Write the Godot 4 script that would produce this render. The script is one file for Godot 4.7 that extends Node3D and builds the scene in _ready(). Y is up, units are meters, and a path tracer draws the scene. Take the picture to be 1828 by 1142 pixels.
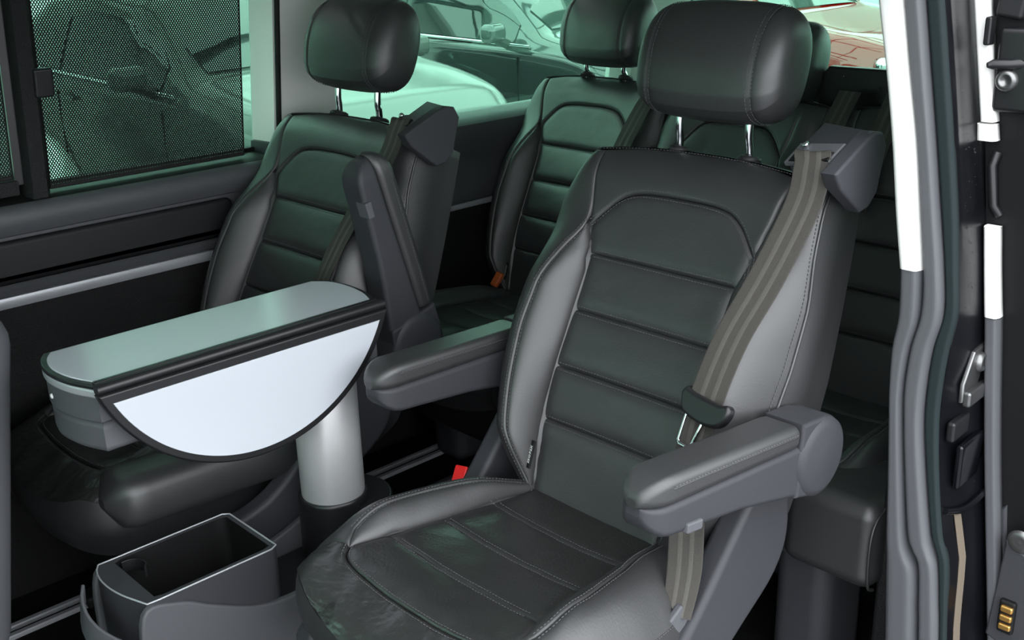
extends Node3D
# Interior of a people carrier seen through its open side door: two leather armchairs,
# a folding table, a rear bench, tinted windows and parked cars outside.
# Axes: x towards the rear of the van, y up, z towards the open door. Van floor at y = 0.

# ------------------------------------------------------------------ mesh builder
class MB extends RefCounted:
	var v := PackedVector3Array()
	var n := PackedVector3Array()
	var ix := PackedInt32Array()

	# rows: Array of PackedVector3Array. out: a direction (open patches) or null (closed shapes).
	func grid(rows: Array, wrap := false, out = null) -> MB:
		var h := rows.size()
		var w: int = rows[0].size()
		var nn := PackedVector3Array()
		nn.resize(w * h)
		var tri := PackedInt32Array()
		var cols := w if wrap else w - 1
		var c := Vector3.ZERO
		for r in rows:
			for p in r:
				c += p
		c /= float(w * h)
		var score := 0.0
		for j in h - 1:
			var r0: PackedVector3Array = rows[j]
			var r1: PackedVector3Array = rows[j + 1]
			for i in cols:
				var k := (i + 1) % w
				var a := r0[i]
				var b := r0[k]
				var d := r1[k]
				var e := r1[i]
				var f := (d - a).cross(b - a)
				var g := (e - a).cross(d - a)
				nn[j * w + i] += f + g
				nn[j * w + k] += f
				nn[(j + 1) * w + k] += f + g
				nn[(j + 1) * w + i] += g
				if out == null:
					score += (f + g).dot((a + d) * 0.5 - c)
				else:
					score += (f + g).dot(out)
				tri.append_array([j * w + i, j * w + k, (j + 1) * w + k, j * w + i, (j + 1) * w + k, (j + 1) * w + i])
		var base := v.size()
		var s := 1.0
		if score < 0.0:
			s = -1.0
			for t in range(0, tri.size(), 3):
				var q := tri[t + 1]
				tri[t + 1] = tri[t + 2]
				tri[t + 2] = q
		for j in h:
			v.append_array(rows[j])
		for q in nn:
			n.append((q * s).normalized() if q.length_squared() > 1e-20 else Vector3.UP)
		for t in tri:
			ix.append(t + base)
		return self

	func fan(pts: PackedVector3Array, nrm: Vector3) -> MB:
		# convex flat polygon
		var base := v.size()
		for p in pts:
			v.append(p)
			n.append(nrm)
		for i in range(1, pts.size() - 1):
			var f := (pts[i + 1] - pts[0]).cross(pts[i] - pts[0])
			if f.dot(nrm) >= 0.0:
				ix.append_array([base, base + i, base + i + 1])
			else:
				ix.append_array([base, base + i + 1, base + i])
		return self

	func tris(pts: PackedVector3Array, t: PackedInt32Array, nrm: Vector3) -> MB:
		var base := v.size()
		for p in pts:
			v.append(p)
			n.append(nrm)
		for i in range(0, t.size(), 3):
			var a := pts[t[i]]
			var f := (pts[t[i + 2]] - a).cross(pts[t[i + 1]] - a)
			if f.dot(nrm) >= 0.0:
				ix.append_array([base + t[i], base + t[i + 1], base + t[i + 2]])
			else:
				ix.append_array([base + t[i], base + t[i + 2], base + t[i + 1]])
		return self

	# box with rounded edges
	func rbox(c: Vector3, size: Vector3, r := 0.004, b := Basis(), k := 2) -> MB:
		var hs := size * 0.5
		r = minf(r, minf(hs.x, minf(hs.y, hs.z)) * 0.98)
		var inr := hs - Vector3(r, r, r)
		var base := v.size()
		var per := 4 * (k + 1)
		for half in 2:
			for a in k + 1:
				var th := (float(a) / k + half) * PI * 0.5
				for q in 4:
					var sx := 1.0 if q == 0 or q == 3 else -1.0
					var sz := 1.0 if q < 2 else -1.0
					for e in k + 1:
						var ph := (float(e) / k + q) * PI * 0.5
						var d := Vector3(sin(th) * cos(ph), cos(th), sin(th) * sin(ph))
						var sg := Vector3(sx, 1.0 if half == 0 else -1.0, sz)
						v.append(c + b * (inr * sg + d * r))
						n.append(b * d)
		var rows := 2 * (k + 1)
		for j in rows - 1:
			for i in per:
				var i2 := (i + 1) % per
				var p0 := base + j * per + i
				var p1 := base + j * per + i2
				var p2 := base + (j + 1) * per + i2
				var p3 := base + (j + 1) * per + i
				ix.append_array([p0, p2, p1, p0, p3, p2])
		for cap in 2:
			var o := base + (0 if cap == 0 else (rows - 1) * per)
			var q := [o, o + (k + 1), o + 2 * (k + 1), o + 3 * (k + 1)]
			if cap == 0:
				ix.append_array([q[0], q[1], q[2], q[0], q[2], q[3]])
			else:
				ix.append_array([q[0], q[2], q[1], q[0], q[3], q[2]])
		return self

	# tube along points, radius one number or one per point
	func tube(path: Array, rad, sides := 10, caps := true) -> MB:
		var rows := []
		var up := Vector3.UP
		var m := path.size()
		var prev := Vector3.ZERO
		for j in m:
			var t: Vector3 = (path[mini(j + 1, m - 1)] - path[maxi(j - 1, 0)]).normalized()
			var s: Vector3
			if j == 0:
				up = Vector3.UP if absf(t.y) < 0.9 else Vector3.RIGHT
				s = t.cross(up).normalized()
			else:
				s = (prev - t * prev.dot(t)).normalized()
			prev = s
			var o := s.cross(t)
			var r: float = rad if rad is float else rad[j]
			var ring := PackedVector3Array()
			for i in sides:
				var a := TAU * i / sides
				ring.append(path[j] + (s * cos(a) + o * sin(a)) * r)
			rows.append(ring)
		grid(rows, true)
		if caps:
			fan(rows[0], (path[0] - path[1]).normalized())
			fan(rows[m - 1], (path[m - 1] - path[m - 2]).normalized())
		return self

	# polygon in (x,y) of frame t, extruded along +z of t by depth, with bevelled rims
	func prism(poly: Array, t: Transform3D, depth: float, bevel := 0.003, steps := 2) -> MB:
		var p := PackedVector2Array(poly)
		if Geometry2D.is_polygon_clockwise(p):
			p.reverse()
		var m := p.size()
		var en := []
		for i in m:
			var d := (p[(i + 1) % m] - p[i]).normalized()
			en.append(Vector2(d.y, -d.x))
		var mit := []
		for i in m:
			var a: Vector2 = en[(i + m - 1) % m]
			var b: Vector2 = en[i]
			var s := (a + b)
			s = s / maxf(0.35, s.length_squared() * 0.5) if s.length_squared() > 1e-6 else b
			mit.append(s)
		var prof := []   # [inset, z, normal out, normal z]
		if bevel > 0.0:
			for k in steps + 1:
				var a := PI * 0.5 * k / steps
				prof.append([bevel * (1.0 - sin(a)), bevel * (1.0 - cos(a)), sin(a), -cos(a)])
			for k in steps + 1:
				var a := PI * 0.5 * k / steps
				prof.append([bevel * (1.0 - cos(a)), depth - bevel * (1.0 - sin(a)), cos(a), sin(a)])
		else:
			prof = [[0.0, 0.0, 1.0, 0.0], [0.0, depth, 1.0, 0.0]]
		# sides: each edge own strip, normals joined where the outline is smooth
		for i in m:
			var k := (i + 1) % m
			var e: Vector2 = en[i]
			var na: Vector2 = e
			var nb: Vector2 = e
			if e.dot(en[(i + m - 1) % m]) > 0.72:
				na = (e + en[(i + m - 1) % m]).normalized()
			if e.dot(en[k]) > 0.72:
				nb = (e + en[k]).normalized()
			var base := v.size()
			for q in prof:
				var a2: Vector2 = p[i] - mit[i] * q[0]
				var b2: Vector2 = p[k] - mit[k] * q[0]
				v.append(t * Vector3(a2.x, a2.y, q[1]))
				v.append(t * Vector3(b2.x, b2.y, q[1]))
				n.append((t.basis * Vector3(na.x * q[2], na.y * q[2], q[3])).normalized())
				n.append((t.basis * Vector3(nb.x * q[2], nb.y * q[2], q[3])).normalized())
			for j in prof.size() - 1:
				var o := base + j * 2
				var f := (v[o + 3] - v[o]).cross(v[o + 1] - v[o])
				if f.length_squared() < 1e-22:
					f = (v[o + 2] - v[o]).cross(v[o + 3] - v[o])
				if f.dot(n[o] + n[o + 1] + n[o + 2]) >= 0.0:
					ix.append_array([o, o + 1, o + 3, o, o + 3, o + 2])
				else:
					ix.append_array([o, o + 3, o + 1, o, o + 2, o + 3])
		var tri := Geometry2D.triangulate_polygon(p)
		for cap in 2:
			var q = prof[0] if cap == 0 else prof[prof.size() - 1]
			var pts := PackedVector3Array()
			for i in m:
				var a2: Vector2 = p[i] - mit[i] * q[0]
				pts.append(t * Vector3(a2.x, a2.y, q[1]))
			tris(pts, tri, (t.basis * Vector3(0, 0, -1 if cap == 0 else 1)).normalized())
		return self

	# flat band of given width and thickness along points; across: one direction per point
	func band(path: Array, across: Array, width: float, thick: float) -> MB:
		var rows := []
		var m := path.size()
		for j in m:
			var t: Vector3 = (path[mini(j + 1, m - 1)] - path[maxi(j - 1, 0)]).normalized()
			var s: Vector3 = (across[j] - t * t.dot(across[j])).normalized()
			var o := s.cross(t)
			var wd: float = width * across[j].length()
			var ring := PackedVector3Array()
			for q in [[-0.5, 0.5], [-0.46, 1.0], [0.46, 1.0], [0.5, 0.5], [0.5, -0.5], [0.46, -1.0], [-0.46, -1.0], [-0.5, -0.5]]:
				ring.append(path[j] + s * wd * q[0] + o * thick * 0.5 * q[1])
			rows.append(ring)
		grid(rows, true)
		fan(rows[0], (path[0] - path[1]).normalized())
		fan(rows[m - 1], (path[m - 1] - path[m - 2]).normalized())
		return self

	func lathe(prof: Array, c: Vector3, axis: Basis, seg := 32) -> MB:
		# prof: Vector2(radius, height along axis.y)
		var rows := []
		for p in prof:
			var ring := PackedVector3Array()
			for i in seg:
				var a := TAU * i / seg
				ring.append(c + axis * Vector3(cos(a) * p.x, p.y, sin(a) * p.x))
			rows.append(ring)
		return grid(rows, true)

	# sweep of a rounded rectangle: secs = [x, y0, y1, half width, corner radius]
	func rail(secs: Array, k := 4) -> MB:
		var rows := []
		for s in secs:
			var rr: float = minf(s[4], minf(s[3], (s[2] - s[1]) * 0.5))
			var ring := PackedVector3Array()
			for q in 4:
				var cy: float = s[2] - rr if q < 2 else s[1] + rr
				var cz: float = s[3] - rr if q == 0 or q == 3 else rr - s[3]
				for e in k + 1:
					var a := (q + float(e) / k) * PI * 0.5
					ring.append(Vector3(s[0], cy + rr * sin(a), cz + rr * cos(a)))
			rows.append(ring)
		grid(rows, true)
		fan(rows[0], Vector3(signf(rows[0][0].x - rows[1][0].x), 0, 0))
		fan(rows[rows.size() - 1], Vector3(signf(secs[secs.size() - 1][0] - secs[0][0]), 0, 0))
		return self

	func mesh() -> ArrayMesh:
		var a := []
		a.resize(Mesh.ARRAY_MAX)
		a[Mesh.ARRAY_VERTEX] = v
		a[Mesh.ARRAY_NORMAL] = n
		a[Mesh.ARRAY_INDEX] = ix
		var m := ArrayMesh.new()
		m.add_surface_from_arrays(Mesh.PRIMITIVE_TRIANGLES, a)
		return m

# ------------------------------------------------------------------ node helpers
var M := {}
var taken := {}

func obj(called: String, mb, mat: Material, parent: Node = self) -> MeshInstance3D:
	var o := MeshInstance3D.new()
	o.mesh = mb.mesh() if mb is MB else mb
	o.material_override = mat
	o.name = numbered(called) if parent == self else called
	parent.add_child(o, true)
	return o

func numbered(called: String) -> String:
	if not taken.has(called):
		taken[called] = 0
		return called
	taken[called] += 1
	return "%s_%03d" % [called, taken[called]]

func thing(called: String, label: String, category: String, at := Vector3.ZERO, group := "") -> Node3D:
	var o := Node3D.new()
	o.name = numbered(called)
	add_child(o)
	o.position = at
	return tag(o, label, category, group)

func tag(o: Node3D, label: String, category: String, group := "") -> Node3D:
	o.set_meta("label", label)
	o.set_meta("category", category)
	if group != "":
		o.set_meta("group", group)
	return o

func struct(called: String, mb, mat: Material, label := "", parent: Node = self) -> MeshInstance3D:
	var o := obj(called, mb, mat, parent)
	if parent == self:
		o.set_meta("kind", "structure")
	if label != "":
		o.set_meta("label", label)
	return o

func stuff(o: Node3D) -> Node3D:
	o.set_meta("kind", "stuff")
	return o

# ------------------------------------------------------------------ small maths
func lin(xs: Array, ys: Array, x: float) -> float:
	if x <= xs[0]:
		return ys[0]
	for i in range(1, xs.size()):
		if x <= xs[i]:
			var t: float = (x - xs[i - 1]) / (xs[i] - xs[i - 1])
			return lerpf(ys[i - 1], ys[i], t)
	return ys[ys.size() - 1]

func soft(a: float, b: float, x: float) -> float:
	return smoothstep(a, b, x)

# Catmull-Rom through 2-D points, k steps per span
func curve2(p: Array, k := 6) -> Array:
	var out := []
	var m := p.size()
	for i in m - 1:
		var a: Vector2 = p[maxi(i - 1, 0)]
		var b: Vector2 = p[i]
		var c: Vector2 = p[i + 1]
		var d: Vector2 = p[mini(i + 2, m - 1)]
		for s in k:
			out.append(b.cubic_interpolate(c, a, d, float(s) / k))
	out.append(p[m - 1])
	return out

func curve3(p: Array, k := 6) -> Array:
	var out := []
	var m := p.size()
	for i in m - 1:
		var a: Vector3 = p[maxi(i - 1, 0)]
		var b: Vector3 = p[i]
		var c: Vector3 = p[i + 1]
		var d: Vector3 = p[mini(i + 2, m - 1)]
		for s in k:
			out.append(b.cubic_interpolate(c, a, d, float(s) / k))
	out.append(p[m - 1])
	return out

func at2(p: Array, t: float) -> Vector2:
	# point at arclength fraction t
	var tot := 0.0
	for i in p.size() - 1:
		tot += p[i].distance_to(p[i + 1])
	var want := clampf(t, 0.0, 1.0) * tot
	for i in p.size() - 1:
		var d: float = p[i].distance_to(p[i + 1])
		if want <= d or i == p.size() - 2:
			return p[i].lerp(p[i + 1], want / maxf(d, 1e-9))
		want -= d
	return p[p.size() - 1]

func sample2(p: Array, ts: Array) -> Array:
	var out := []
	for t in ts:
		out.append(at2(p, t))
	return out

func spaced(k: int) -> Array:
	var out := []
	for i in k + 1:
		var t := float(i) / k
		out.append(lerpf(t, 0.5 - 0.5 * cos(PI * t), 0.75))
	return out

# A stitched panel: Coons patch between four curves in (u,v), laid on a surface and sunk at its seams.
# bottom and top run the same way, left and right run from bottom to top. seams: [left, right, bottom, top] sunk?
func panel(bottom: Array, top: Array, left: Array, right: Array, nu: int, nv: int, onto: Callable, lift: Callable, seams: Array, out: Vector3, depth := 0.006, rad := 0.014, bulge := 0.0, wrinkle := 0.0) -> MB:
	var us := spaced(nu)
	var vs := spaced(nv)
	var B := sample2(bottom, us)
	var T := sample2(top, us)
	var L := sample2(left, vs)
	var R := sample2(right, vs)
	var rows := []
	for j in nv + 1:
		var t: float = vs[j]
		var row := PackedVector3Array()
		var len_u: float = L[j].distance_to(R[j])
		for i in nu + 1:
			var s: float = us[i]
			var len_v: float = B[i].distance_to(T[i])
			var p: Vector2 = B[i] * (1 - t) + T[i] * t + L[j] * (1 - s) + R[j] * s - (B[0] * (1 - s) * (1 - t) + B[nu] * s * (1 - t) + T[0] * (1 - s) * t + T[nu] * s * t)
			var q := 1.0
			if seams[0]: q *= edge(s * len_u / rad)
			if seams[1]: q *= edge((1 - s) * len_u / rad)
			if seams[2]: q *= edge(t * len_v / rad)
			if seams[3]: q *= edge((1 - t) * len_v / rad)
			var hgt := depth * (q - 1.0) + bulge * sin(PI * s) * sin(PI * t)
			if wrinkle > 0.0:
				hgt += wrinkle * wr.get_noise_2d(p.x * 900.0, p.y * 900.0) * q
				if wrinkle > 0.003:   # sharp little creases of worn leather
					var cr := absf(wr.get_noise_2d(p.x * 2600.0 + 70.0, p.y * 1900.0))
					hgt -= 0.0016 * pow(maxf(0.0, 1.0 - cr * 7.0), 2.0) * q
			row.append(onto.call(p) + lift.call(p) * hgt)
		rows.append(row)
	return MB.new().grid(rows, false, out)

func edge(x: float) -> float:
	if x >= 1.0:
		return 1.0
	return sqrt(maxf(0.0, 1.0 - (1.0 - x) * (1.0 - x)))

# rows of thread stitches along a surface line, offset to one side
func stitch(mb: MB, line: Array, onto: Callable, lift: Callable, off: float, up := 0.0010, wk := 0.0, step := 0.0064, ln := 0.0042, r := 0.0008):
	var pts := []
	for i in line.size():
		var a: Vector2 = line[maxi(i - 1, 0)]
		var b: Vector2 = line[mini(i + 1, line.size() - 1)]
		var d := (b - a).normalized()
		var q: Vector2 = line[i] + Vector2(-d.y, d.x) * off
		pts.append(onto.call(q) + lift.call(q) * (up + wk * 0.7 * wr.get_noise_2d(q.x * 900.0, q.y * 900.0)))
	var left := 0.0
	for i in pts.size() - 1:
		var a: Vector3 = pts[i]
		var b: Vector3 = pts[i + 1]
		var l := a.distance_to(b)
		var d := (b - a) / maxf(l, 1e-9)
		var s := left
		while s < l:
			var nrm: Vector3 = lift.call(line[i])
			var x := d
			var y := (nrm - d * nrm.dot(d)).normalized()
			mb.rbox(a + d * (s + ln * 0.5), Vector3(ln, r * 1.6, r * 2.0), r * 0.7, Basis(x, y, x.cross(y)), 1)
			s += step
		left = s - l

# ------------------------------------------------------------------ materials
var wr := FastNoiseLite.new()

func noise_tex(size: int, freq: float, kind: int, normal: bool, strength := 4.0, ramp: Gradient = null, oct := 3, sd := 1) -> NoiseTexture2D:
	var f := FastNoiseLite.new()
	f.noise_type = kind
	f.frequency = freq
	f.seed = sd
	f.fractal_octaves = oct
	if kind == FastNoiseLite.TYPE_CELLULAR:
		f.cellular_return_type = FastNoiseLite.RETURN_DISTANCE2_SUB
	var t := NoiseTexture2D.new()
	t.width = size
	t.height = size
	t.seamless = true
	t.noise = f
	t.as_normal_map = normal
	t.bump_strength = strength
	if ramp:
		t.color_ramp = ramp
	return t

func grad(a: Color, b: Color) -> Gradient:
	var g := Gradient.new()
	g.set_color(0, a)
	g.set_color(1, b)
	return g

func mat(called: String, c: Color, rough: float, metal := 0.0, spec := 0.5) -> StandardMaterial3D:
	var m := StandardMaterial3D.new()
	m.resource_name = called
	m.albedo_color = c
	m.roughness = rough
	m.metallic = metal
	m.metallic_specular = spec
	M[called] = m
	return m

func grain(m: StandardMaterial3D, tex: Texture2D, scale: float, amount: float):
	m.normal_enabled = true
	m.normal_texture = tex
	m.normal_scale = amount
	m.uv1_triplanar = true
	m.uv1_scale = Vector3(scale, scale, scale)

func materials():
	wr.seed = 5
	wr.frequency = 0.012
	wr.fractal_octaves = 3
	var hide := noise_tex(512, 0.045, FastNoiseLite.TYPE_CELLULAR, true, 3.0)
	var fine := noise_tex(512, 0.09, FastNoiseLite.TYPE_SIMPLEX, true, 5.0)
	var m := mat("leather", Color(0.168, 0.170, 0.175), 0.48, 0.0, 0.72)
	grain(m, hide, 7.0, 0.22)
	m = mat("leather_worn", Color(0.150, 0.150, 0.149), 0.36, 0.0, 0.72)
	grain(m, hide, 5.0, 0.40)
	m = mat("plastic", Color(0.215, 0.218, 0.235), 0.55, 0.0, 0.45)
	grain(m, fine, 16.0, 0.22)
	m = mat("plastic_dark", Color(0.115, 0.117, 0.125), 0.55, 0.0, 0.45)
	grain(m, fine, 16.0, 0.22)
	m = mat("plastic_mid", Color(0.33, 0.335, 0.35), 0.55, 0.0, 0.45)
	grain(m, fine, 16.0, 0.22)
	m = mat("panel_black", Color(0.10, 0.10, 0.105), 0.6, 0.0, 0.4)
	grain(m, fine, 5.0, 0.5)
	m = mat("carpet", Color(0.085, 0.087, 0.09), 0.95, 0.0, 0.2)
	grain(m, fine, 12.0, 1.0)
	m = mat("door_card", Color(0.30, 0.305, 0.32), 0.5, 0.0, 0.5)
	grain(m, fine, 12.0, 0.25)
	mat("black", Color(0.05, 0.05, 0.053), 0.6, 0.0, 0.4)
	mat("satin_black", Color(0.11, 0.11, 0.118), 0.35, 0.0, 0.5)
	mat("rubber", Color(0.12, 0.16, 0.165), 0.75, 0.0, 0.35)
	mat("chrome", Color(0.86, 0.87, 0.88), 0.10, 1.0)
	m = mat("brushed", Color(0.92, 0.925, 0.93), 0.33, 0.62)
	var br := noise_tex(256, 0.02, FastNoiseLite.TYPE_SIMPLEX, true, 2.0)
	m.normal_enabled = true
	m.normal_texture = br
	m.normal_scale = 0.12
	m.uv1_triplanar = true
	m.uv1_scale = Vector3(1.5, 60, 1.5)
	mat("silver", Color(0.74, 0.75, 0.77), 0.36, 0.4)
	mat("steel", Color(0.50, 0.50, 0.50), 0.35, 0.9)
	mat("table_top", Color(0.765, 0.785, 0.815), 0.22, 0.0, 0.72)
	mat("trim_pale", Color(0.93, 0.93, 0.915), 0.6, 0.0, 0.4)
	mat("trim_grey", Color(0.80, 0.795, 0.785), 0.7, 0.0, 0.4)
	m = mat("webbing", Color(0.245, 0.235, 0.220), 0.62, 0.0, 0.4)
	grain(m, fine, 16.0, 0.9)
	m = mat("webbing_stripe", Color(0.300, 0.290, 0.272), 0.58, 0.0, 0.45)
	grain(m, fine, 16.0, 0.9)
	mat("thread", Color(0.33, 0.33, 0.34), 0.7)
	mat("red", Color(0.86, 0.10, 0.10), 0.35)
	mat("orange", Color(0.75, 0.36, 0.16), 0.5)
	mat("white", Color(0.9, 0.9, 0.9), 0.5)
	mat("gold", Color(0.95, 0.74, 0.42), 0.3, 0.9)
	mat("paint_black", Color(0.045, 0.047, 0.065), 0.08, 0.0, 0.5)
	mat("jamb_black", Color(0.05, 0.052, 0.068), 0.30, 0.0, 0.35)
	mat("dried_mud", Color(0.40, 0.36, 0.31), 0.9)
	mat("net", Color(0.15, 0.165, 0.16), 0.9, 0.0, 0.2)
	mat("asphalt", Color(0.33, 0.335, 0.345), 0.45)
	mat("door_black", Color(0.06, 0.06, 0.066), 0.5, 0.0, 0.4)
	m = mat("hall_floor", Color(0.74, 0.74, 0.73), 0.3)
	mat("hall_white", Color(0.86, 0.87, 0.86), 0.8)
	mat("hall_steel", Color(0.45, 0.47, 0.48), 0.6)
	m = mat("tinted_glass", Color(0.705, 0.98, 0.855, 0.0), 0.0, 0.0, 0.5)
	m.transparency = BaseMaterial3D.TRANSPARENCY_ALPHA
	m.refraction_enabled = true
	m.refraction_scale = 0.05
	m = mat("car_glass", Color(0.10, 0.12, 0.12), 0.03, 0.0, 0.6)
	m = mat("drop", Color(1, 1, 1, 0.0), 0.0, 0.0, 0.5)
	m.refraction_enabled = true
	m.refraction_scale = 0.033
	mat("paint_red", Color(0.50, 0.045, 0.03), 0.06, 0.0, 0.9)
	mat("paint_dark", Color(0.17, 0.185, 0.19), 0.06, 0.0, 0.9)
	mat("paint_pale", Color(0.29, 0.30, 0.295), 0.12, 0.0, 0.4)
	mat("paint_white", Color(0.60, 0.61, 0.60), 0.08, 0.0, 0.8)
	mat("tyre", Color(0.09, 0.09, 0.09), 0.8)
# ------------------------------------------------------------------ seats
# Backrest axes: u across (z), v up along the back, w forward. In the part: (-w, v, u).
const BV := [0.0, 0.04, 0.10, 0.20, 0.33, 0.43, 0.53, 0.60, 0.66]
const BH := [0.200, 0.243, 0.265, 0.283, 0.293, 0.289, 0.268, 0.243, 0.212]
const BHR := [0.200, 0.243, 0.258, 0.268, 0.272, 0.268, 0.262, 0.256, 0.250]   # belt side stays wide

func b_out(u: float, v: float) -> float:
	return lin(BV, BHR if u > 0 else BH, v)

func b_in(v: float) -> float:
	return lin([0.0, 0.13, 0.43, 0.49, 0.56, 0.66], [0.138, 0.150, 0.152, 0.172, 0.190, 0.205], v)

func b_bol(v: float) -> float:
	return lin([0.0, 0.04, 0.10, 0.18, 0.285, 0.37, 0.44, 0.487, 0.66], [0.142, 0.164, 0.190, 0.203, 0.214, 0.210, 0.193, 0.174, 0.206], v)

func b_w(u: float, v: float) -> float:
	var a := absf(u)
	var H := b_out(u, v)
	var I := minf(b_in(v), H - 0.012)
	var S := minf(maxf(b_bol(v), I + 0.004), H - 0.004)
	var k := 0.052 * soft(-0.02, 0.10, v) * (1.0 - soft(0.36, 0.53, v))
	var w := 0.0
	if a < I:
		w = 0.010 * pow(a / I, 2.0)
	elif a < S:
		w = 0.010 + k * sin((a - I) / (S - I) * PI * 0.5)
	else:
		var t := (a - S) / (H - S)
		var up := soft(0.42, 0.53, v)
		w = 0.010 + k - (k + lerpf(0.040, 0.022, up)) * pow(t, lerpf(2.3, 3.4, up))
	w += 0.018 * exp(-pow((v - 0.20) / 0.16, 2.0))
	if v > 0.57:
		w -= 0.045 * pow((v - 0.57) / 0.085, 2.0)
	return w

func b_on(p: Vector2) -> Vector3:
	return Vector3(-b_w(p.x, p.y), p.y, p.x)

func b_up(p: Vector2) -> Vector3:
	var e := 0.003
	var du := (b_w(p.x + e, p.y) - b_w(p.x - e, p.y)) / (2 * e)
	var dv := (b_w(p.x, p.y + e) - b_w(p.x, p.y - e)) / (2 * e)
	du = clampf(du, -1.5, 1.5)
	dv = clampf(dv, -1.5, 1.5)
	return Vector3(-1, -dv, -du).normalized()

func mir(p: Array) -> Array:
	var o := []
	for q in p:
		o.append(Vector2(-q.x, q.y))
	return o

var back_cache := {}

func back_shapes() -> Dictionary:
	if back_cache:
		return back_cache
	var d := {}
	var up := Vector3(-1, 0.2, 0)
	var inner := []
	for i in 33:
		var v := -0.02 + 0.655 * i / 32.0
		inner.append(Vector2(-b_in(v), v))
	var outl := []
	var outr := []
	for i in 33:
		var v := -0.01 + 0.635 * i / 32.0
		outl.append(Vector2(-b_out(-1, v), v))
		outr.append(Vector2(b_out(1, v), v))
	var cut := func(c: Array, a: float, b: float) -> Array:
		var o := []
		for i in 13:
			var v := lerpf(a, b, i / 12.0)
			for j in c.size() - 1:
				if (c[j].y <= v and c[j + 1].y >= v) or j == c.size() - 2:
					o.append(c[j].lerp(c[j + 1], (v - c[j].y) / (c[j + 1].y - c[j].y)))
					break
		return o
	var arch := curve2([Vector2(-0.172, 0.488), Vector2(-0.128, 0.537), Vector2(-0.085, 0.556), Vector2(0, 0.560), Vector2(0.085, 0.556), Vector2(0.128, 0.537), Vector2(0.172, 0.488)], 8)
	var gv := [0.437, 0.333, 0.228, 0.130, -0.02]
	# quilted centre panels
	var quilts := []
	var prev_left: Array = cut.call(inner, gv[0], 0.488)
	quilts.append(panel([Vector2(-b_in(gv[0]), gv[0]), Vector2(b_in(gv[0]), gv[0])], arch, prev_left, mir(prev_left), 40, 22, b_on, b_up, [true, true, true, true], up, 0.008, 0.020, 0.002, 0.0012))
	for i in 4:
		var l: Array = cut.call(inner, gv[i + 1], gv[i])
		quilts.append(panel([Vector2(-b_in(gv[i + 1]), gv[i + 1]), Vector2(b_in(gv[i + 1]), gv[i + 1])], [Vector2(-b_in(gv[i]), gv[i]), Vector2(b_in(gv[i]), gv[i])], l, mir(l), 36, 22, b_on, b_up, [true, true, i < 3, true], up, 0.009, 0.024, 0.003, 0.0012))
	d.quilts = quilts
	# upper panel
	var tl: Array = cut.call(inner, 0.488, 0.628)
	var top := curve2([Vector2(tl[12].x, 0.628), Vector2(-0.12, 0.643), Vector2(0, 0.648), Vector2(0.12, 0.643), Vector2(-tl[12].x, 0.628)], 8)
	d.upper = panel(arch, top, tl, mir(tl), 40, 22, b_on, b_up, [true, true, true, true], up, 0.005, 0.012, 0.001, 0.0007)
	# bolsters
	var bol := []
	for i in 25:
		var v := -0.01 + 0.498 * i / 24.0
		bol.append(Vector2(-b_bol(v), v))
	var inb: Array = cut.call(inner, -0.01, 0.488)
	d.inner_l = panel([inb[0], bol[0]], [inb[12], bol[24]], inb, bol, 14, 44, b_on, b_up, [true, true, false, false], up, 0.006, 0.014, 0.0, 0.0010)
	d.inner_r = panel([mir(inb)[0], mir(bol)[0]], [mir(inb)[12], mir(bol)[24]], mir(inb), mir(bol), 14, 44, b_on, b_up, [true, true, false, false], up, 0.006, 0.014, 0.0, 0.0010)
	var seam := bol.duplicate()
	seam.append_array(tl.slice(1))
	d.outer_l = panel([seam[0], outl[0]], [seam[seam.size() - 1], outl[32]], seam, outl, 16, 52, b_on, b_up, [true, false, false, true], up, 0.005, 0.012, 0.0, 0.0006)
	d.outer_r = panel([mir(seam)[0], outr[0]], [mir(seam)[seam.size() - 1], outr[32]], mir(seam), outr, 16, 52, b_on, b_up, [true, false, false, true], up, 0.005, 0.012, 0.0, 0.0006)
	# side walls and rear shell: ring round the outline
	var ring := outl.duplicate()
	var tt := curve2([outl[32], Vector2(-0.12, 0.643), Vector2(0, 0.648), Vector2(0.12, 0.643), outr[32]], 8)
	ring.append_array(tt.slice(1))
	var rr := outr.duplicate()
	rr.reverse()
	ring.append_array(rr.slice(1))
	var rows := []
	for k in 9:
		var t := k / 8.0
		var row := PackedVector3Array()
		for p in ring:
			var deep: float = -lerpf(0.175, 0.125, clampf(p.y / 0.63, 0, 1))
			var w0 := b_w(p.x, p.y)
			var grow := 0.006 * sin(PI * minf(t * 1.5, 1.0))
			var q: Vector2 = p + Vector2(signf(p.x) * minf(absf(p.x) / 0.15, 1.0), 0.6 if p.y > 0.6 else 0.0) * grow
			row.append(Vector3(-lerpf(w0, deep, t), q.y, q.x))
		rows.append(row)
	var sides := MB.new().grid(rows)
	# rear face
	var back := []
	for i in 17:
		var v := -0.01 + 0.65 * i / 16.0
		var row := PackedVector3Array()
		for j in 9:
			var f := j / 4.0 - 1.0
			var vv := minf(v, 0.628 + 0.02 * (1.0 - f * f))
			var u := f * b_out(f, vv)
			row.append(Vector3(lerpf(0.175, 0.125, clampf(vv / 0.63, 0, 1)) + 0.012 * (1 - f * f), vv, u))
		back.append(row)
	sides.grid(back, false, Vector3(1, 0, 0))
	# foam under the stitched panels
	var foam := []
	for i in 33:
		var v := -0.01 + 0.635 * i / 32.0
		var row := PackedVector3Array()
		for j in 41:
			var f := j / 20.0 - 1.0
			var u := f * (b_out(f, v) - 0.006)
			row.append(Vector3(-b_w(u, v) + 0.0105, v, u))
		foam.append(row)
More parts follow.
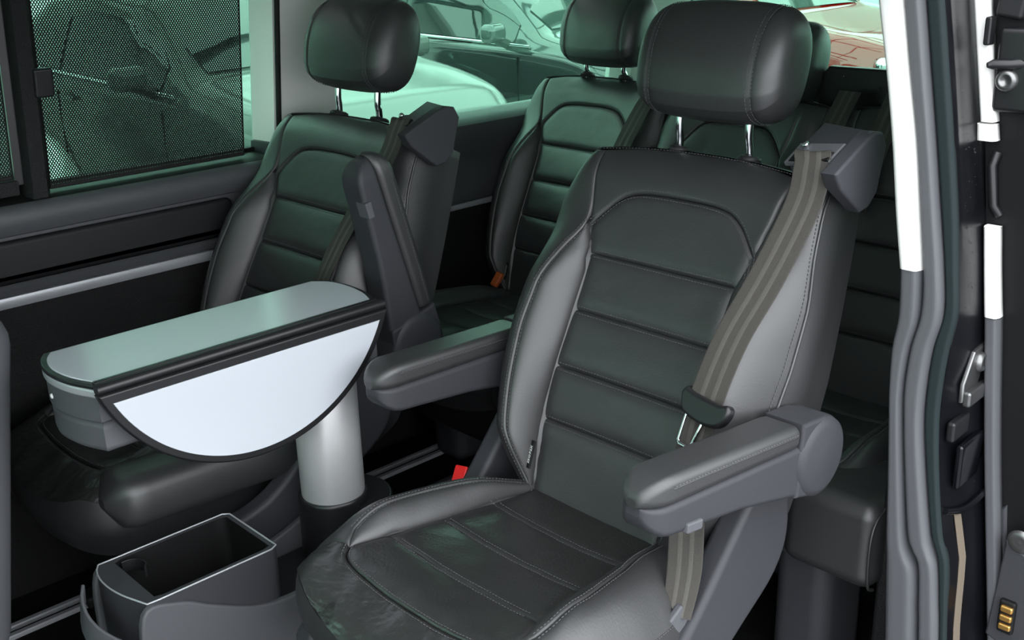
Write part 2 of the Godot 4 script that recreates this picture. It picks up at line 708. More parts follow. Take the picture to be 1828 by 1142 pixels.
	sides.grid(foam, false, Vector3(-1, 0, 0))
	d.shell = sides
	# piping along the outer edge
	var pipe := []
	for p in outr:
		pipe.append(b_on(p) + Vector3(0.0, 0, 0.001))
	d.pipe = MB.new().tube(pipe, 0.0028, 6)
	# stitches
	var st := MB.new()
	for off in [0.006, -0.006]:
		stitch(st, arch, b_on, b_up, off, 0.0004, 0.0009)
		stitch(st, bol, b_on, b_up, off, 0.0002, 0.0009)
		stitch(st, mir(bol), b_on, b_up, off, 0.0002, 0.0009)
		for i in 4:
			var g := []
			for q in 21:
				g.append(Vector2(lerpf(-0.145, 0.145, q / 20.0), gv[i]))
			stitch(st, g, b_on, b_up, off, -0.0020, 0.0012)
	var rim := []
	for p in outr:
		rim.append(p + Vector2(-0.004, 0))
	stitch(st, rim, b_on, b_up, 0.0)
	var tr := []
	for p in tt:
		tr.append(p + Vector2(0, -0.004))
	stitch(st, tr, b_on, b_up, 0.0)
	d.stitches = st
	back_cache = d
	return d

func backrest(parent: Node3D, at: Vector3, recline: float, lm: Material, scale := 1.0, tagged := true) -> MeshInstance3D:
	var d := back_shapes()
	var b := obj("backrest", shared(d, "shell"), M.leather, parent)
	b.position = at
	b.rotation_degrees.z = -recline
	b.scale = Vector3.ONE * scale
	for i in 5:
		obj("quilted_panel", shared_item(d, "quilts", i), lm, b)
	obj("upper_panel", shared(d, "upper"), lm, b)
	obj("inner_bolster", shared(d, "inner_l"), lm, b)
	obj("inner_bolster", shared(d, "inner_r"), lm, b)
	obj("outer_bolster", shared(d, "outer_l"), lm, b)
	obj("outer_bolster", shared(d, "outer_r"), lm, b)
	obj("piping", shared(d, "pipe"), M.leather, b)
	stuff(obj("stitching", shared(d, "stitches"), M.thread, b))
	if tagged:
		var q := Vector2(-0.148, 0.062)
		var tg := MB.new()
		tg.rbox(Vector3.ZERO, Vector3(0.004, 0.050, 0.013), 0.001)
		var t := obj("fabric_tag", tg, M.black, b)
		t.position = b_on(q) + Vector3(-0.004, 0, 0)
		t.rotation_degrees = Vector3(0, -22, 2)
		t.set_meta("label", "small black fabric tag with white lettering")
		var tx := TextMesh.new()
		tx.text = "ISOFIX"
		tx.font_size = 24
		tx.pixel_size = 0.00042
		tx.depth = 0.0004
		tx.curve_step = 2.0
		var f := SystemFont.new()
		f.font_names = PackedStringArray(["Droid Sans"])
		f.font_weight = 700
		tx.font = f
		var tn := obj("lettering", tx, M.white, t)
		tn.position = Vector3(-0.0023, 0, 0)
		tn.transform.basis = Basis(Vector3(0, 1, 0), Vector3(0, 0, -1), Vector3(-1, 0, 0))
	return b

func shared(d: Dictionary, k: String) -> ArrayMesh:
	if d[k] is MB:
		d[k] = d[k].mesh()
	return d[k]

func shared_item(d: Dictionary, k: String, i: int) -> ArrayMesh:
	if d[k][i] is MB:
		d[k][i] = d[k][i].mesh()
	return d[k][i]

# headrest: profile in (x rearward, y up) swept across z, with domed side panels
var head_cache := {}

func head_shapes() -> Dictionary:
	if head_cache:
		return head_cache
	var prof := curve2([Vector2(-0.060, 0.030), Vector2(-0.068, 0.085), Vector2(-0.060, 0.140), Vector2(-0.034, 0.182), Vector2(0.006, 0.198), Vector2(0.042, 0.184), Vector2(0.060, 0.145), Vector2(0.064, 0.090), Vector2(0.057, 0.036), Vector2(0.036, 0.006), Vector2(0.0, -0.004), Vector2(-0.030, 0.000), Vector2(-0.050, 0.012)], 5)
	var c := Vector2(0.0, 0.096)
	var hw := 0.108
	# curved body, a little fuller in the middle
	var rows := []
	for k in 25:
		var f := k / 12.0 - 1.0
		var z := f * hw
		var e := 1.0 - 0.07 * pow(absf(f), 3.0)
		var s := edge((1.0 - absf(f)) * hw / 0.012)
		var row := PackedVector3Array()
		for p in prof:
			var q: Vector2 = c + (p - c) * (e - 0.035 * (1.0 - s))
			row.append(Vector3(q.x, q.y, z))
		rows.append(row)
	head_cache.body = MB.new().grid(rows, true)
	for sd in [-1, 1]:
		rows = []
		for k in 15:
			var t := k / 14.0
			var a := t * PI * 0.5
			var row := PackedVector3Array()
			var sink := edge(t * 0.1 / 0.010)
			for p in prof:
				var q: Vector2 = c + (p - c) * (0.935 * pow(maxf(cos(a * 0.99), 0.0), 0.60) - 0.03 * (1.0 - sink) * (1 - t))
				row.append(Vector3(q.x, q.y, sd * (hw - 0.004 + 0.046 * sin(a))))
			rows.append(row)
		var cm := MB.new().grid(rows, true)
		cm.fan(rows[14], Vector3(0, 0, sd))
		head_cache["cap%d" % sd] = cm
	var st := MB.new()
	for sd in [-1, 1]:
		for off in [0.009, -0.0]:
			var pts := []
			for p in prof:
				var q: Vector2 = c + (p - c) * 0.945
				pts.append(Vector3(q.x, q.y, sd * (hw - off)))
			pts.append(pts[0])
			var left := 0.0
			for i in pts.size() - 1:
				var a: Vector3 = pts[i]
				var b: Vector3 = pts[i + 1]
				var l := a.distance_to(b)
				var dd := (b - a).normalized()
				var s := left
				while s < l:
					var pos := a + dd * s
					var nn := Vector3(pos.x - c.x, pos.y - c.y, 0).normalized()
					nn = (nn - dd * nn.dot(dd)).normalized()
					st.rbox(pos + nn * (0.0014 if off > 0 else 0.0), Vector3(0.004, 0.0012, 0.0014), 0.0005, Basis(dd, nn, dd.cross(nn)), 1)
					s += 0.0062
				left = s - l
	head_cache.st = st
	return head_cache

func headrest(parent: Node3D, back: Node3D, v: float, x: float, tilt: float, posts_from: float, lm: Material, posts := true, dz := 0.0) -> MeshInstance3D:
	var d := head_shapes()
	var h := obj("headrest", shared(d, "body"), lm, parent)
	h.transform = back.transform * Transform3D(Basis(Vector3(0, 0, 1), deg_to_rad(tilt)), Vector3(x, v, dz))
	obj("side_panel", shared(d, "cap-1"), lm, h)
	obj("side_panel", shared(d, "cap1"), lm, h)
	stuff(obj("stitching", shared(d, "st"), M.thread, h))
	if posts:
		for s in [-1, 1]:
			var drop := posts_from - v
			var p := MB.new().tube(curve3([Vector3(0.006, 0.020, s * 0.072), Vector3(0.014, drop * 0.35, s * 0.072), Vector3(0.022, drop * 0.7, s * 0.073), Vector3(0.032, drop - 0.02, s * 0.074)], 5), 0.0072, 12)
			var po := obj("post", p, M.chrome, h)
			po.set_meta("label", "chrome headrest post")
			var col := MB.new().lathe([Vector2(0.0, 0.008), Vector2(0.014, 0.008), Vector2(0.020, 0.005), Vector2(0.022, -0.006), Vector2(0.0, -0.006)], Vector3(0.026, drop - 0.002, s * 0.074), Basis(), 20)
			obj("post_collar", col, M.plastic_dark, h)
	return h

# ---- cushion: x rearward (0 at the back, negative to the front), u across, height y
const CX := [-0.50, -0.41, -0.33, -0.20, -0.12, -0.05, 0.0, 0.06]
const CH := [0.255, 0.272, 0.285, 0.280, 0.268, 0.245, 0.215, 0.19]

func c_in(x: float) -> float:
	return lin([-0.40, -0.30, -0.20, -0.10, 0.0], [0.195, 0.170, 0.157, 0.148, 0.135], x)

func c_bol(x: float) -> float:
	return lin([-0.40, -0.32, -0.24, -0.15, -0.07, 0.0], [0.200, 0.214, 0.210, 0.194, 0.172, 0.150], x)

func c_y(x: float, u: float) -> float:
	var a := absf(u)
	var H := lin(CX, CH, x)
	var I := c_in(x)
	var S := maxf(c_bol(x), I + 0.004)
	var k := 0.034 * soft(-0.41, -0.27, x) * (1.0 - soft(-0.12, 0.04, x))
	var y := 0.0
	if a < I:
		y = 0.008 * pow(a / I, 2.0)
	elif a < S:
		y = 0.008 + k * sin((a - I) / (S - I) * PI * 0.5)
	else:
		y = 0.008 + k - (k + 0.042) * pow((a - S) / maxf(H - S, 0.01), 2.2)
	y += 0.022 * soft(0.0, -0.35, x)
	if x < -0.37:
		y -= 0.060 * pow((-0.37 - x) / 0.12, 2.0)
	return y

func c_on(p: Vector2) -> Vector3:
	return Vector3(p.y, c_y(p.y, p.x), p.x)

func c_up(p: Vector2) -> Vector3:
	var e := 0.003
	var dx := clampf((c_y(p.y + e, p.x) - c_y(p.y - e, p.x)) / (2 * e), -1.5, 1.5)
	var du := clampf((c_y(p.y, p.x + e) - c_y(p.y, p.x - e)) / (2 * e), -1.5, 1.5)
	return Vector3(-dx, 1, -du).normalized()

var cush_cache := {}

func cush_shapes() -> Dictionary:
	if cush_cache:
		return cush_cache
	var d := {}
	var up := Vector3(0, 1, 0)
	# p = (u, x)
	var il := func(a: float, b: float) -> Array:
		var o := []
		for i in 9:
			var x := lerpf(a, b, i / 8.0)
			o.append(Vector2(-c_in(x), x))
		return o
	var front := curve2([Vector2(-c_in(-0.375), -0.375), Vector2(-0.165, -0.398), Vector2(-0.09, -0.406), Vector2(0, -0.408), Vector2(0.09, -0.406), Vector2(0.165, -0.398), Vector2(c_in(-0.375), -0.375)], 6)
	var gx := [-0.375, -0.306, -0.202, -0.097, 0.03]
	d.quilts = []
	for i in 4:
		var l: Array = il.call(gx[i], gx[i + 1])
		var bot: Array = front if i == 0 else [Vector2(-c_in(gx[i]), gx[i]), Vector2(c_in(gx[i]), gx[i])]
		d.quilts.append(panel(bot, [Vector2(-c_in(gx[i + 1]), gx[i + 1]), Vector2(c_in(gx[i + 1]), gx[i + 1])], l, mir(l), 40, 20, c_on, c_up, [true, true, true, i < 3], up, 0.007, 0.018, 0.002, 0.0022))
	var inn: Array = il.call(-0.375, 0.03)
	var bol := []
	for i in 17:
		var x := lerpf(-0.375, 0.03, i / 16.0)
		bol.append(Vector2(-c_bol(x) if i > 0 else -c_in(x), x))
	d.inner = [panel([inn[0], bol[0]], [inn[8], bol[16]], inn, bol, 12, 34, c_on, c_up, [true, true, false, false], up, 0.006, 0.012, 0.0, 0.0014)]
	d.inner.append(panel([mir(inn)[0], mir(bol)[0]], [mir(inn)[8], mir(bol)[16]], mir(inn), mir(bol), 12, 34, c_on, c_up, [true, true, false, false], up, 0.006, 0.012, 0.0, 0.0014))
	var outl := []
	for i in 17:
		var x := lerpf(-0.395, 0.03, i / 16.0)
		outl.append(Vector2(-lin(CX, CH, x), x))
	d.outer = [panel([bol[0], outl[0]], [bol[16], outl[16]], bol, outl, 16, 34, c_on, c_up, [true, false, true, false], up, 0.005, 0.012, 0.0, 0.0010)]
	d.outer.append(panel([mir(bol)[0], mir(outl)[0]], [mir(bol)[16], mir(outl)[16]], mir(bol), mir(outl), 16, 34, c_on, c_up, [true, false, true, false], up, 0.005, 0.012, 0.0, 0.0010))
	var fo := curve2([outl[0], Vector2(-0.252, -0.432), Vector2(-0.212, -0.458), Vector2(-0.14, -0.478), Vector2(0, -0.490), Vector2(0.14, -0.478), Vector2(0.212, -0.458), Vector2(0.252, -0.432), Vector2(-outl[0].x, outl[0].y)], 5)
	d.front = panel(fo, front, [outl[0], front[0]], [Vector2(-outl[0].x, outl[0].y), front[front.size() - 1]], 120, 30, c_on, c_up, [true, true, false, true], Vector3(-0.4, 1, 0), 0.006, 0.012, 0.0, 0.0040)
	# skirt
	var ring := outl.duplicate()
	ring.reverse()
	ring.append_array(fo.slice(1))
	ring.append_array(mir(outl).slice(1))
	var rows := []
	for k in 11:
		var t := k / 10.0
		var row := PackedVector3Array()
		for p in ring:
			var c := Vector2(0, -0.2)
			var q: Vector2 = c + (p - c) * (1.0 + 0.022 * sin(PI * minf(t * 1.3, 1.0)) - 0.10 * maxf(0.0, t - 0.5))
			row.append(Vector3(q.y, lerpf(c_y(p.y, p.x), -0.125, t), q.x))
		rows.append(row)
	var sk := MB.new().grid(rows)
	sk.fan(PackedVector3Array(rows[10]), Vector3.DOWN)
	var foam := []
	for i in 25:
		var x := lerpf(-0.43, 0.02, i / 24.0)
		var row := PackedVector3Array()
		for j in 33:
			var u := (j / 16.0 - 1.0) * (lin(CX, CH, x) - 0.03 - 0.05 * soft(-0.36, -0.43, x))
			row.append(Vector3(x, c_y(x, u) - 0.0105, u))
		foam.append(row)
	sk.grid(foam, false, Vector3.UP)
	d.skirt = sk
	var st := MB.new()
	for off in [0.006, -0.006]:
		stitch(st, front, c_on, c_up, off, -0.0001, 0.0026)
		stitch(st, bol.slice(1), c_on, c_up, off, 0.0, 0.0012)
		stitch(st, mir(bol.slice(1)), c_on, c_up, off, 0.0, 0.0012)
		for i in 3:
			var g := []
			for q in 21:
				g.append(Vector2(lerpf(-0.15, 0.15, q / 20.0), gx[i + 1]))
			stitch(st, g, c_on, c_up, off, -0.0008, 0.0022)
	for sgn in [-1, 1]:
		var e := []
		for p in outl:
			e.append(Vector2(-p.x * sgn, p.y))
		stitch(st, e, c_on, c_up, 0.0, 0.001)
	d.st = st
	cush_cache = d
	return d

func cushion(parent: Node3D, at: Vector3, lm: Material, worn: Material, scale := 1.0) -> MeshInstance3D:
	var d := cush_shapes()
	var c := obj("cushion", shared(d, "skirt"), lm, parent)
	c.position = at
	c.scale = Vector3.ONE * scale
	for i in 4:
		obj("quilted_panel", shared_item(d, "quilts", i), worn, c)
	for i in 2:
		obj("inner_bolster", shared_item(d, "inner", i), lm, c)
		obj("outer_bolster", shared_item(d, "outer", i), lm, c)
	obj("front_panel", shared(d, "front"), worn, c)
	stuff(obj("stitching", shared(d, "st"), M.thread, c))
	return c

# armrest: pivot at the origin, pointing to -x, swung up by lift degrees
func armrest(parent: Node3D, at: Vector3, lift: float, side: float, lm: Material) -> Node3D:
	var w := 0.066
	# lower shell
	var secs := []
	for x in [-0.050, -0.08, -0.14, -0.20, -0.26, -0.32, -0.36, -0.376, -0.388, -0.396, -0.4005, -0.403, -0.4042]:
		var nose := edge((x + 0.4045) / 0.040)
		var low := lin([-0.40, -0.36, -0.30, -0.20, -0.05], [-0.012, -0.018, -0.022, -0.030, -0.054], x)
		secs.append([x, lerpf(0.024, low, lerpf(0.08, 1.0, nose)), 0.030, w * 0.5 * lerpf(0.25, 1.0, nose), lerpf(0.003, 0.010, nose)])
	var a := obj("armrest", MB.new().rail(secs), M.plastic, parent)
	a.position = at
	a.rotation_degrees.z = -lift
	# padded top
	secs = []
	for x in [-0.0665, -0.067, -0.070, -0.078, -0.11, -0.17, -0.24, -0.30, -0.345, -0.365, -0.379, -0.390, -0.398, -0.4035, -0.4065, -0.4080, -0.4084]:
		var nose := edge((x + 0.4085) / 0.046)
		var tail := edge((-0.066 - x) / 0.010)
		var tp := 0.066 + 0.004 * clampf((-0.066 - x) / 0.3, 0, 1)
		secs.append([x, 0.0285, lerpf(0.038, tp, lerpf(0.05, 1.0, nose) * lerpf(0.85, 1.0, tail)), (w * 0.5 + 0.002) * lerpf(0.18, 1.0, nose) * lerpf(0.92, 1.0, tail), 0.013])
	var pd := obj("pad", MB.new().rail(secs, 6), lm, a)
	var st := MB.new()
	for s in [-1, 1]:
		var x := -0.075
		while x > -0.365:
			var tp := 0.066 + 0.004 * clampf((-0.066 - x) / 0.3, 0, 1)
			st.rbox(Vector3(x, tp - 0.0128, s * (w * 0.5 + 0.0020)), Vector3(0.0046, 0.0016, 0.0014), 0.0006, Basis(), 1)
			x -= 0.0068
	stuff(obj("stitching", st, M.thread, pd))
	var cr := MB.new()
	for s in [-1, 1]:
		cr.tube([Vector3(-0.075, 0.0505, s * (w * 0.5 + 0.0017)), Vector3(-0.30, 0.0545, s * (w * 0.5 + 0.0017)), Vector3(-0.366, 0.0545, s * (w * 0.5 + 0.0012))], 0.0012, 6)
	stuff(obj("welt", cr, M.leather, pd))
	# hinge: drum with a flat outer face
	var dr := MB.new()
	dr.lathe([Vector2(0.0, -0.040), Vector2(0.052, -0.040), Vector2(0.062, -0.034), Vector2(0.066, -0.022), Vector2(0.066, 0.026), Vector2(0.062, 0.036), Vector2(0.050, 0.042), Vector2(0.0, 0.044)], Vector3.ZERO, Basis(Vector3(1, 0, 0), Vector3(0, 0, side), Vector3(0, -side, 0)), 40)
	dr.prism([Vector2(-0.060, 0.066), Vector2(0.0, 0.066), Vector2(0.03, 0.0), Vector2(0.0, -0.064), Vector2(-0.060, -0.053)], Transform3D(Basis(), Vector3(0, 0, -0.036)), 0.072, 0.006, 2)
	obj("hinge", dr, M.plastic, a)
	var bt := MB.new().rbox(Vector3(-0.315, -0.014, side * (w * 0.5 - 0.012)), Vector3(0.034, 0.015, 0.034), 0.003, Basis(Vector3(0, 0, 1), -0.05))
	obj("release_button", bt, M.plastic_mid, a)
	return a

# shoulder-belt outlet standing on the outer top corner of the backrest
func slab(mb: MB, c: Array, thick: float, bevel: float):
	# flat slab whose front face has the given corners (roughly planar)
	var x: Vector3 = (c[1] - c[0]).normalized()
	var n: Vector3 = x.cross(c[c.size() - 1] - c[0]).normalized()
	var y := n.cross(x)
	var poly := []
	for p in c:
		poly.append(Vector2((p - c[0]).dot(x), (p - c[0]).dot(y)))
	mb.prism(poly, Transform3D(Basis(x, y, -n), c[0]), thick, bevel, 3)

func belt_guide(parent: Node3D, at: Vector3, recline: float) -> MeshInstance3D:
	var m := MB.new()
	# outer cheek
	m.prism([Vector2(0.190, 1.052), Vector2(0.276, 1.092), Vector2(0.300, 1.099), Vector2(0.322, 1.096), Vector2(0.336, 1.074), Vector2(0.318, 1.004), Vector2(0.296, 0.984), Vector2(0.272, 0.980), Vector2(0.208, 1.026)], Transform3D(Basis(), Vector3(0, 0, 0.274)), 0.028, 0.005, 3)
	# sloping cover plate
	slab(m, [Vector3(0.244, 1.050, 0.186), Vector3(0.222, 1.063, 0.286), Vector3(0.300, 1.099, 0.298), Vector3(0.346, 1.097, 0.186)], 0.026, 0.004)
	# body behind
	m.prism([Vector2(0.252, 1.040), Vector2(0.320, 1.080), Vector2(0.342, 1.078), Vector2(0.330, 1.000), Vector2(0.290, 0.985), Vector2(0.250, 1.02)], Transform3D(Basis(), Vector3(0, 0, 0.196)), 0.09, 0.006, 2)
	var g := obj("belt_guide", m, M.plastic, parent)
	# lighter well with the belt slot and its stud
	var wl := MB.new()
	slab(wl, [Vector3(0.230, 1.0515, 0.188), Vector3(0.222, 1.0630, 0.270), Vector3(0.262, 1.0845, 0.274), Vector3(0.272, 1.0750, 0.190)], 0.010, 0.003)
	obj("belt_well", wl, M.plastic_mid, g)
	var sl := MB.new()
	slab(sl, [Vector3(0.2295, 1.0545, 0.196), Vector3(0.2215, 1.0650, 0.268), Vector3(0.240, 1.0745, 0.268), Vector3(0.248, 1.0650, 0.196)], 0.008, 0.002)
	obj("belt_slot", sl, M.black, g)
	obj("stud", MB.new().lathe([Vector2(0, 0.005), Vector2(0.004, 0.0045), Vector2(0.006, 0.002), Vector2(0.006, -0.004)], Vector3(0.258, 1.0755, 0.208), Basis(Vector3(0, 0, 1), 0.7), 14), M.chrome, g)
	# drawn for a recline of 23 degrees; follow the actual one
	var J := Vector3(0, 0.45, 0)
	g.transform = Transform3D(Basis(), at) * Transform3D(Basis(Vector3(0, 0, 1), deg_to_rad(23.0 - recline)), Vector3.ZERO) * Transform3D(Basis(), -J)
	return g

func seat_belt(parent: Node3D, pts: Array, across: Array, width := 0.055) -> MeshInstance3D:
	var p := curve3(pts, 6)
	var ac := curve3(across, 6)
	var b := obj("seat_belt", MB.new().band(p, ac, width, 0.0014), M.webbing, parent)
	for off in [-0.009, 0.009]:
		var q := []
		for i in p.size():
			var t: Vector3 = (p[mini(i + 1, p.size() - 1)] - p[maxi(i - 1, 0)]).normalized()
			var s: Vector3 = (ac[i] - t * t.dot(ac[i])).normalized()
			var o := s.cross(t)
			q.append(p[i] + s * off * ac[i].length())
		var sb := obj("woven_stripe", MB.new().band(q, ac, 0.0075, 0.0022), M.webbing_stripe, b)
		sb.set_meta("label", "paler woven stripe")
	return b

func side_cover(parent: Node3D, z: float, dz: float):
	var poly := curve2([Vector2(-0.44, 0.245), Vector2(-0.43, 0.315), Vector2(-0.32, 0.330), Vector2(-0.20, 0.345), Vector2(-0.13, 0.378), Vector2(-0.066, 0.438), Vector2(0.0, 0.512), Vector2(0.055, 0.572), Vector2(0.105, 0.592), Vector2(0.148, 0.562), Vector2(0.160, 0.470), Vector2(0.128, 0.404), Vector2(0.05, 0.350), Vector2(-0.06, 0.285), Vector2(-0.20, 0.245)], 4)
	var m := MB.new().prism(poly, Transform3D(Basis(), Vector3(0, 0, z)), dz, 0.012, 3)
	return obj("side_cover", m, M.plastic, parent)

func seat_base(parent: Node3D):
	var m := MB.new()
	m.rbox(Vector3(-0.16, 0.20, 0), Vector3(0.42, 0.20, 0.40), 0.03)
	m.rbox(Vector3(-0.14, 0.07, 0), Vector3(0.36, 0.10, 0.34), 0.02)
	obj("pedestal", m, M.plastic_dark, parent)
	for s in [-1, 1]:
		obj("floor_runner", MB.new().rbox(Vector3(-0.14, 0.015, s * 0.19), Vector3(0.50, 0.03, 0.05), 0.008), M.plastic_dark, parent)

func buckle(parent: Node3D, at: Vector3):
	var b := obj("buckle", MB.new().rbox(Vector3.ZERO, Vector3(0.028, 0.060, 0.034), 0.006), M.black, parent)
	b.position = at
	b.rotation_degrees = Vector3(0, 20, -38)
	var k := obj("release_key", MB.new().rbox(Vector3(-0.012, 0.012, 0.0), Vector3(0.012, 0.040, 0.026), 0.003), M.red, b)
	k.set_meta("label", "red release key of the belt buckle")

func armchair(label: String, at: Vector3, jy: float, recline: float, scale: float, dz := 0.0) -> Node3D:
	# at: floor point under the joint of back and cushion
	var t := thing("armchair", label, "seat", at, "individual leather seats")
	seat_base(t)
	side_cover(t, 0.236, 0.046)
	side_cover(t, -0.282, 0.046)
	cushion(t, Vector3(0, jy, 0), M.leather, M.leather_worn, scale)
	var b := backrest(t, Vector3(0, jy, 0), recline, M.leather, scale)
	headrest(t, b, 0.704, 0.022, 8.0, 0.648, M.leather, true, dz)
	return t
# ------------------------------------------------------------------ table
func folding_table():
	var t := thing("folding_table", "folding table with pale top, half-round white leaf hanging down and aluminium column", "table", Vector3(0, 0, 0))
	var y := 0.776
	# frame under the top: ends bowed outwards
	var plan := []
	plan.append_array(curve2([Vector2(0.578, -1.534), Vector2(0.558, -1.59), Vector2(0.552, -1.65), Vector2(0.562, -1.70), Vector2(0.580, -1.732)], 5))
	plan.append_array(curve2([Vector2(1.100, -1.732), Vector2(1.124, -1.70), Vector2(1.132, -1.65), Vector2(1.127, -1.59), Vector2(1.108, -1.534)], 5))
	var flat := Transform3D(Basis(Vector3(1, 0, 0), Vector3(0, 0, 1), Vector3(0, -1, 0)), Vector3(0, y, 0))
	var small := func(p: Array, k: float) -> Array:
		var o := []
		for q in p:
			o.append(Vector2(0.842, -1.633) + (q - Vector2(0.842, -1.633)) * Vector2(1.0 - k / 0.28, 1.0 - k / 0.1))
		return o
	obj("table_rim", MB.new().prism(plan, flat, 0.008, 0.003, 3), M.satin_black, t)
	obj("silver_band", MB.new().prism(small.call(plan, 0.001), Transform3D(flat.basis, Vector3(0, y - 0.0075, 0)), 0.016, 0.005, 3), M.silver, t)
	var lm := obj("top_panel", MB.new().prism(small.call(plan, 0.009), Transform3D(flat.basis, flat.origin + Vector3(0, 0.002, 0)), 0.006, 0.0015, 2), M.table_top, t)
	lm.set_meta("label", "pale grey laminate top")
	obj("upper_case", MB.new().prism(small.call(plan, 0.004), Transform3D(flat.basis, Vector3(0, y - 0.022, 0)), 0.042, 0.002, 2), M.plastic_mid, t)
	obj("lower_case", MB.new().prism(small.call(plan, 0.006), Transform3D(flat.basis, Vector3(0, y - 0.0655, 0)), 0.052, 0.012, 3), M.plastic_mid, t)
	var bt := obj("lock_dot", MB.new().lathe([Vector2(0, 0.002), Vector2(0.004, 0.001), Vector2(0.005, -0.003)], Vector3(0.5555, y - 0.045, -1.655), Basis(Vector3(0, 1, 0), Vector3(-1, 0, 0), Vector3(0, 0, 1)), 12), M.white, t)
	bt.set_meta("label", "small white dot on the table end")
	# hinge roll along the near edge
	obj("hinge_roll", MB.new().tube([Vector3(0.576, y - 0.004, -1.525), Vector3(1.112, y - 0.004, -1.525)], 0.009, 16), M.satin_black, t)
	obj("hinge_strip", MB.new().rbox(Vector3(0.844, y + 0.001, -1.540), Vector3(0.530, 0.006, 0.010), 0.002), M.satin_black, t)
	# hanging leaf: circle segment
	var leaf := []
	var inner := []
	var c := 0.842
	var half := 0.270
	var sag := 0.190
	var R := (half * half + sag * sag) / (2.0 * sag)
	var a0 := asin(half / R)
	for i in 49:
		var a := lerpf(-a0, a0, i / 48.0)
		leaf.append(Vector2(c + R * sin(a), y - 0.010 - (R * cos(a) - (R - sag))))
	var R2 := R - 0.013
	var drop := 0.016
	var a1 := acos(clampf((R - sag + drop) / R2, -1, 1))
	for i in 49:
		var a := lerpf(-a1, a1, i / 48.0)
		inner.append(Vector2(c + R2 * sin(a), y - 0.010 - (R2 * cos(a) - (R - sag))))
	var lf := obj("hanging_leaf", MB.new().prism(leaf, Transform3D(Basis(), Vector3(0, 0, -1.528)), 0.018, 0.004, 3), M.satin_black, t)
	lf.set_meta("label", "half-round leaf with black rim")
	var lp := obj("leaf_panel", MB.new().prism(inner, Transform3D(Basis(), Vector3(0, 0, -1.513)), 0.0045, 0.001, 1), M.table_top, lf)
	lp.set_meta("label", "white laminate face of the leaf")
	# column
	var px := 1.040
	var pz := -1.632
	obj("column", MB.new().lathe([Vector2(0.0, 0.38), Vector2(0.060, 0.38), Vector2(0.0615, 0.383), Vector2(0.0615, 0.665), Vector2(0.0, 0.665)], Vector3(px, 0, pz), Basis(), 64), M.brushed, t)
	obj("column_collar", MB.new().lathe([Vector2(0.0, 0.372), Vector2(0.0615, 0.372), Vector2(0.0625, 0.383), Vector2(0.067, 0.383), Vector2(0.069, 0.375), Vector2(0.070, 0.25), Vector2(0.0, 0.25)], Vector3(px, 0, pz), Basis(), 48), M.satin_black, t)
	# console: side profile (x,y) extruded across z
	var zf := -1.718
	var zn := -1.535
	var low := curve2([Vector2(0.60, 0.02), Vector2(0.585, 0.20), Vector2(0.592, 0.362), Vector2(0.66, 0.360), Vector2(0.72, 0.325), Vector2(0.80, 0.285), Vector2(0.88, 0.272), Vector2(0.96, 0.285), Vector2(1.10, 0.33), Vector2(1.155, 0.30), Vector2(1.16, 0.02)], 6)
	obj("console_side", MB.new().prism(low, Transform3D(Basis(), Vector3(0, 0, zn - 0.010)), 0.016, 0.005, 2), M.plastic_mid, t)
	obj("console_side", MB.new().prism(low, Transform3D(Basis(), Vector3(0, 0, zf - 0.006)), 0.016, 0.005, 2), M.plastic_mid, t)
	obj("console_floor", MB.new().rbox(Vector3(0.88, 0.13, (zf + zn) * 0.5), Vector3(0.56, 0.24, 0.15), 0.01), M.plastic_dark, t)
	# platform that carries the column
	var pl := []
	for i in 25:
		var an := lerpf(-PI * 0.5, PI * 0.5, i / 24.0)
		pl.append(Vector2(1.050 + 0.105 * cos(an), (zf + zn) * 0.5 + 0.098 * sin(an)))
	obj("column_platform", MB.new().prism(pl, Transform3D(Basis(Vector3(1, 0, 0), Vector3(0, 0, 1), Vector3(0, -1, 0)), Vector3(0, 0.366, 0)), 0.020, 0.005, 2), M.satin_black, t)
	obj("platform_body", MB.new().prism(pl, Transform3D(Basis(Vector3(1, 0, 0), Vector3(0, 0, 1), Vector3(0, -1, 0)), Vector3(-0.004, 0.345, 0)), 0.30, 0.005, 2), M.plastic_dark, t)
	# open storage bin
	var rim := []
	rim.append_array(curve2([Vector2(0.607, zn - 0.004), Vector2(0.588, -1.60), Vector2(0.583, -1.65), Vector2(0.588, -1.69), Vector2(0.600, zf + 0.002)], 4))
	rim.append_array([Vector2(0.855, zf + 0.002), Vector2(0.855, zn - 0.004)])
	var hole := [Vector2(0.625, zn - 0.014), Vector2(0.625, zf + 0.012), Vector2(0.845, zf + 0.012), Vector2(0.845, zn - 0.014)]
	var bin := MB.new()
	var top := 0.377
	# rim ring as quads between outline and hole, walls inside, bowed front outside
	var outer := PackedVector3Array()
	var innr := PackedVector3Array()
	var nseg := 64
	var hc := hole.duplicate()
	hc.append(hole[0])
	var rc := rim.duplicate()
	rc.append(rim[0])
	var cen := Vector2(0.735, (zf + zn) * 0.5)
	for i in nseg:
		var a := TAU * i / nseg
		var d := Vector2(cos(a), sin(a))
		var far_o := 0.0
		var far_i := 0.0
		for k in rim.size():
			var hit = Geometry2D.segment_intersects_segment(cen, cen + d, rc[k], rc[k + 1])
			if hit != null: far_o = maxf(far_o, cen.distance_to(hit))
		for k in 4:
			var hit2 = Geometry2D.segment_intersects_segment(cen, cen + d, hc[k], hc[k + 1])
			if hit2 != null: far_i = maxf(far_i, cen.distance_to(hit2))
		var po: Vector2 = cen + d * far_o
		var pi: Vector2 = cen + d * far_i
		outer.append(Vector3(po.x, top, po.y))
		innr.append(Vector3(pi.x, top, pi.y))
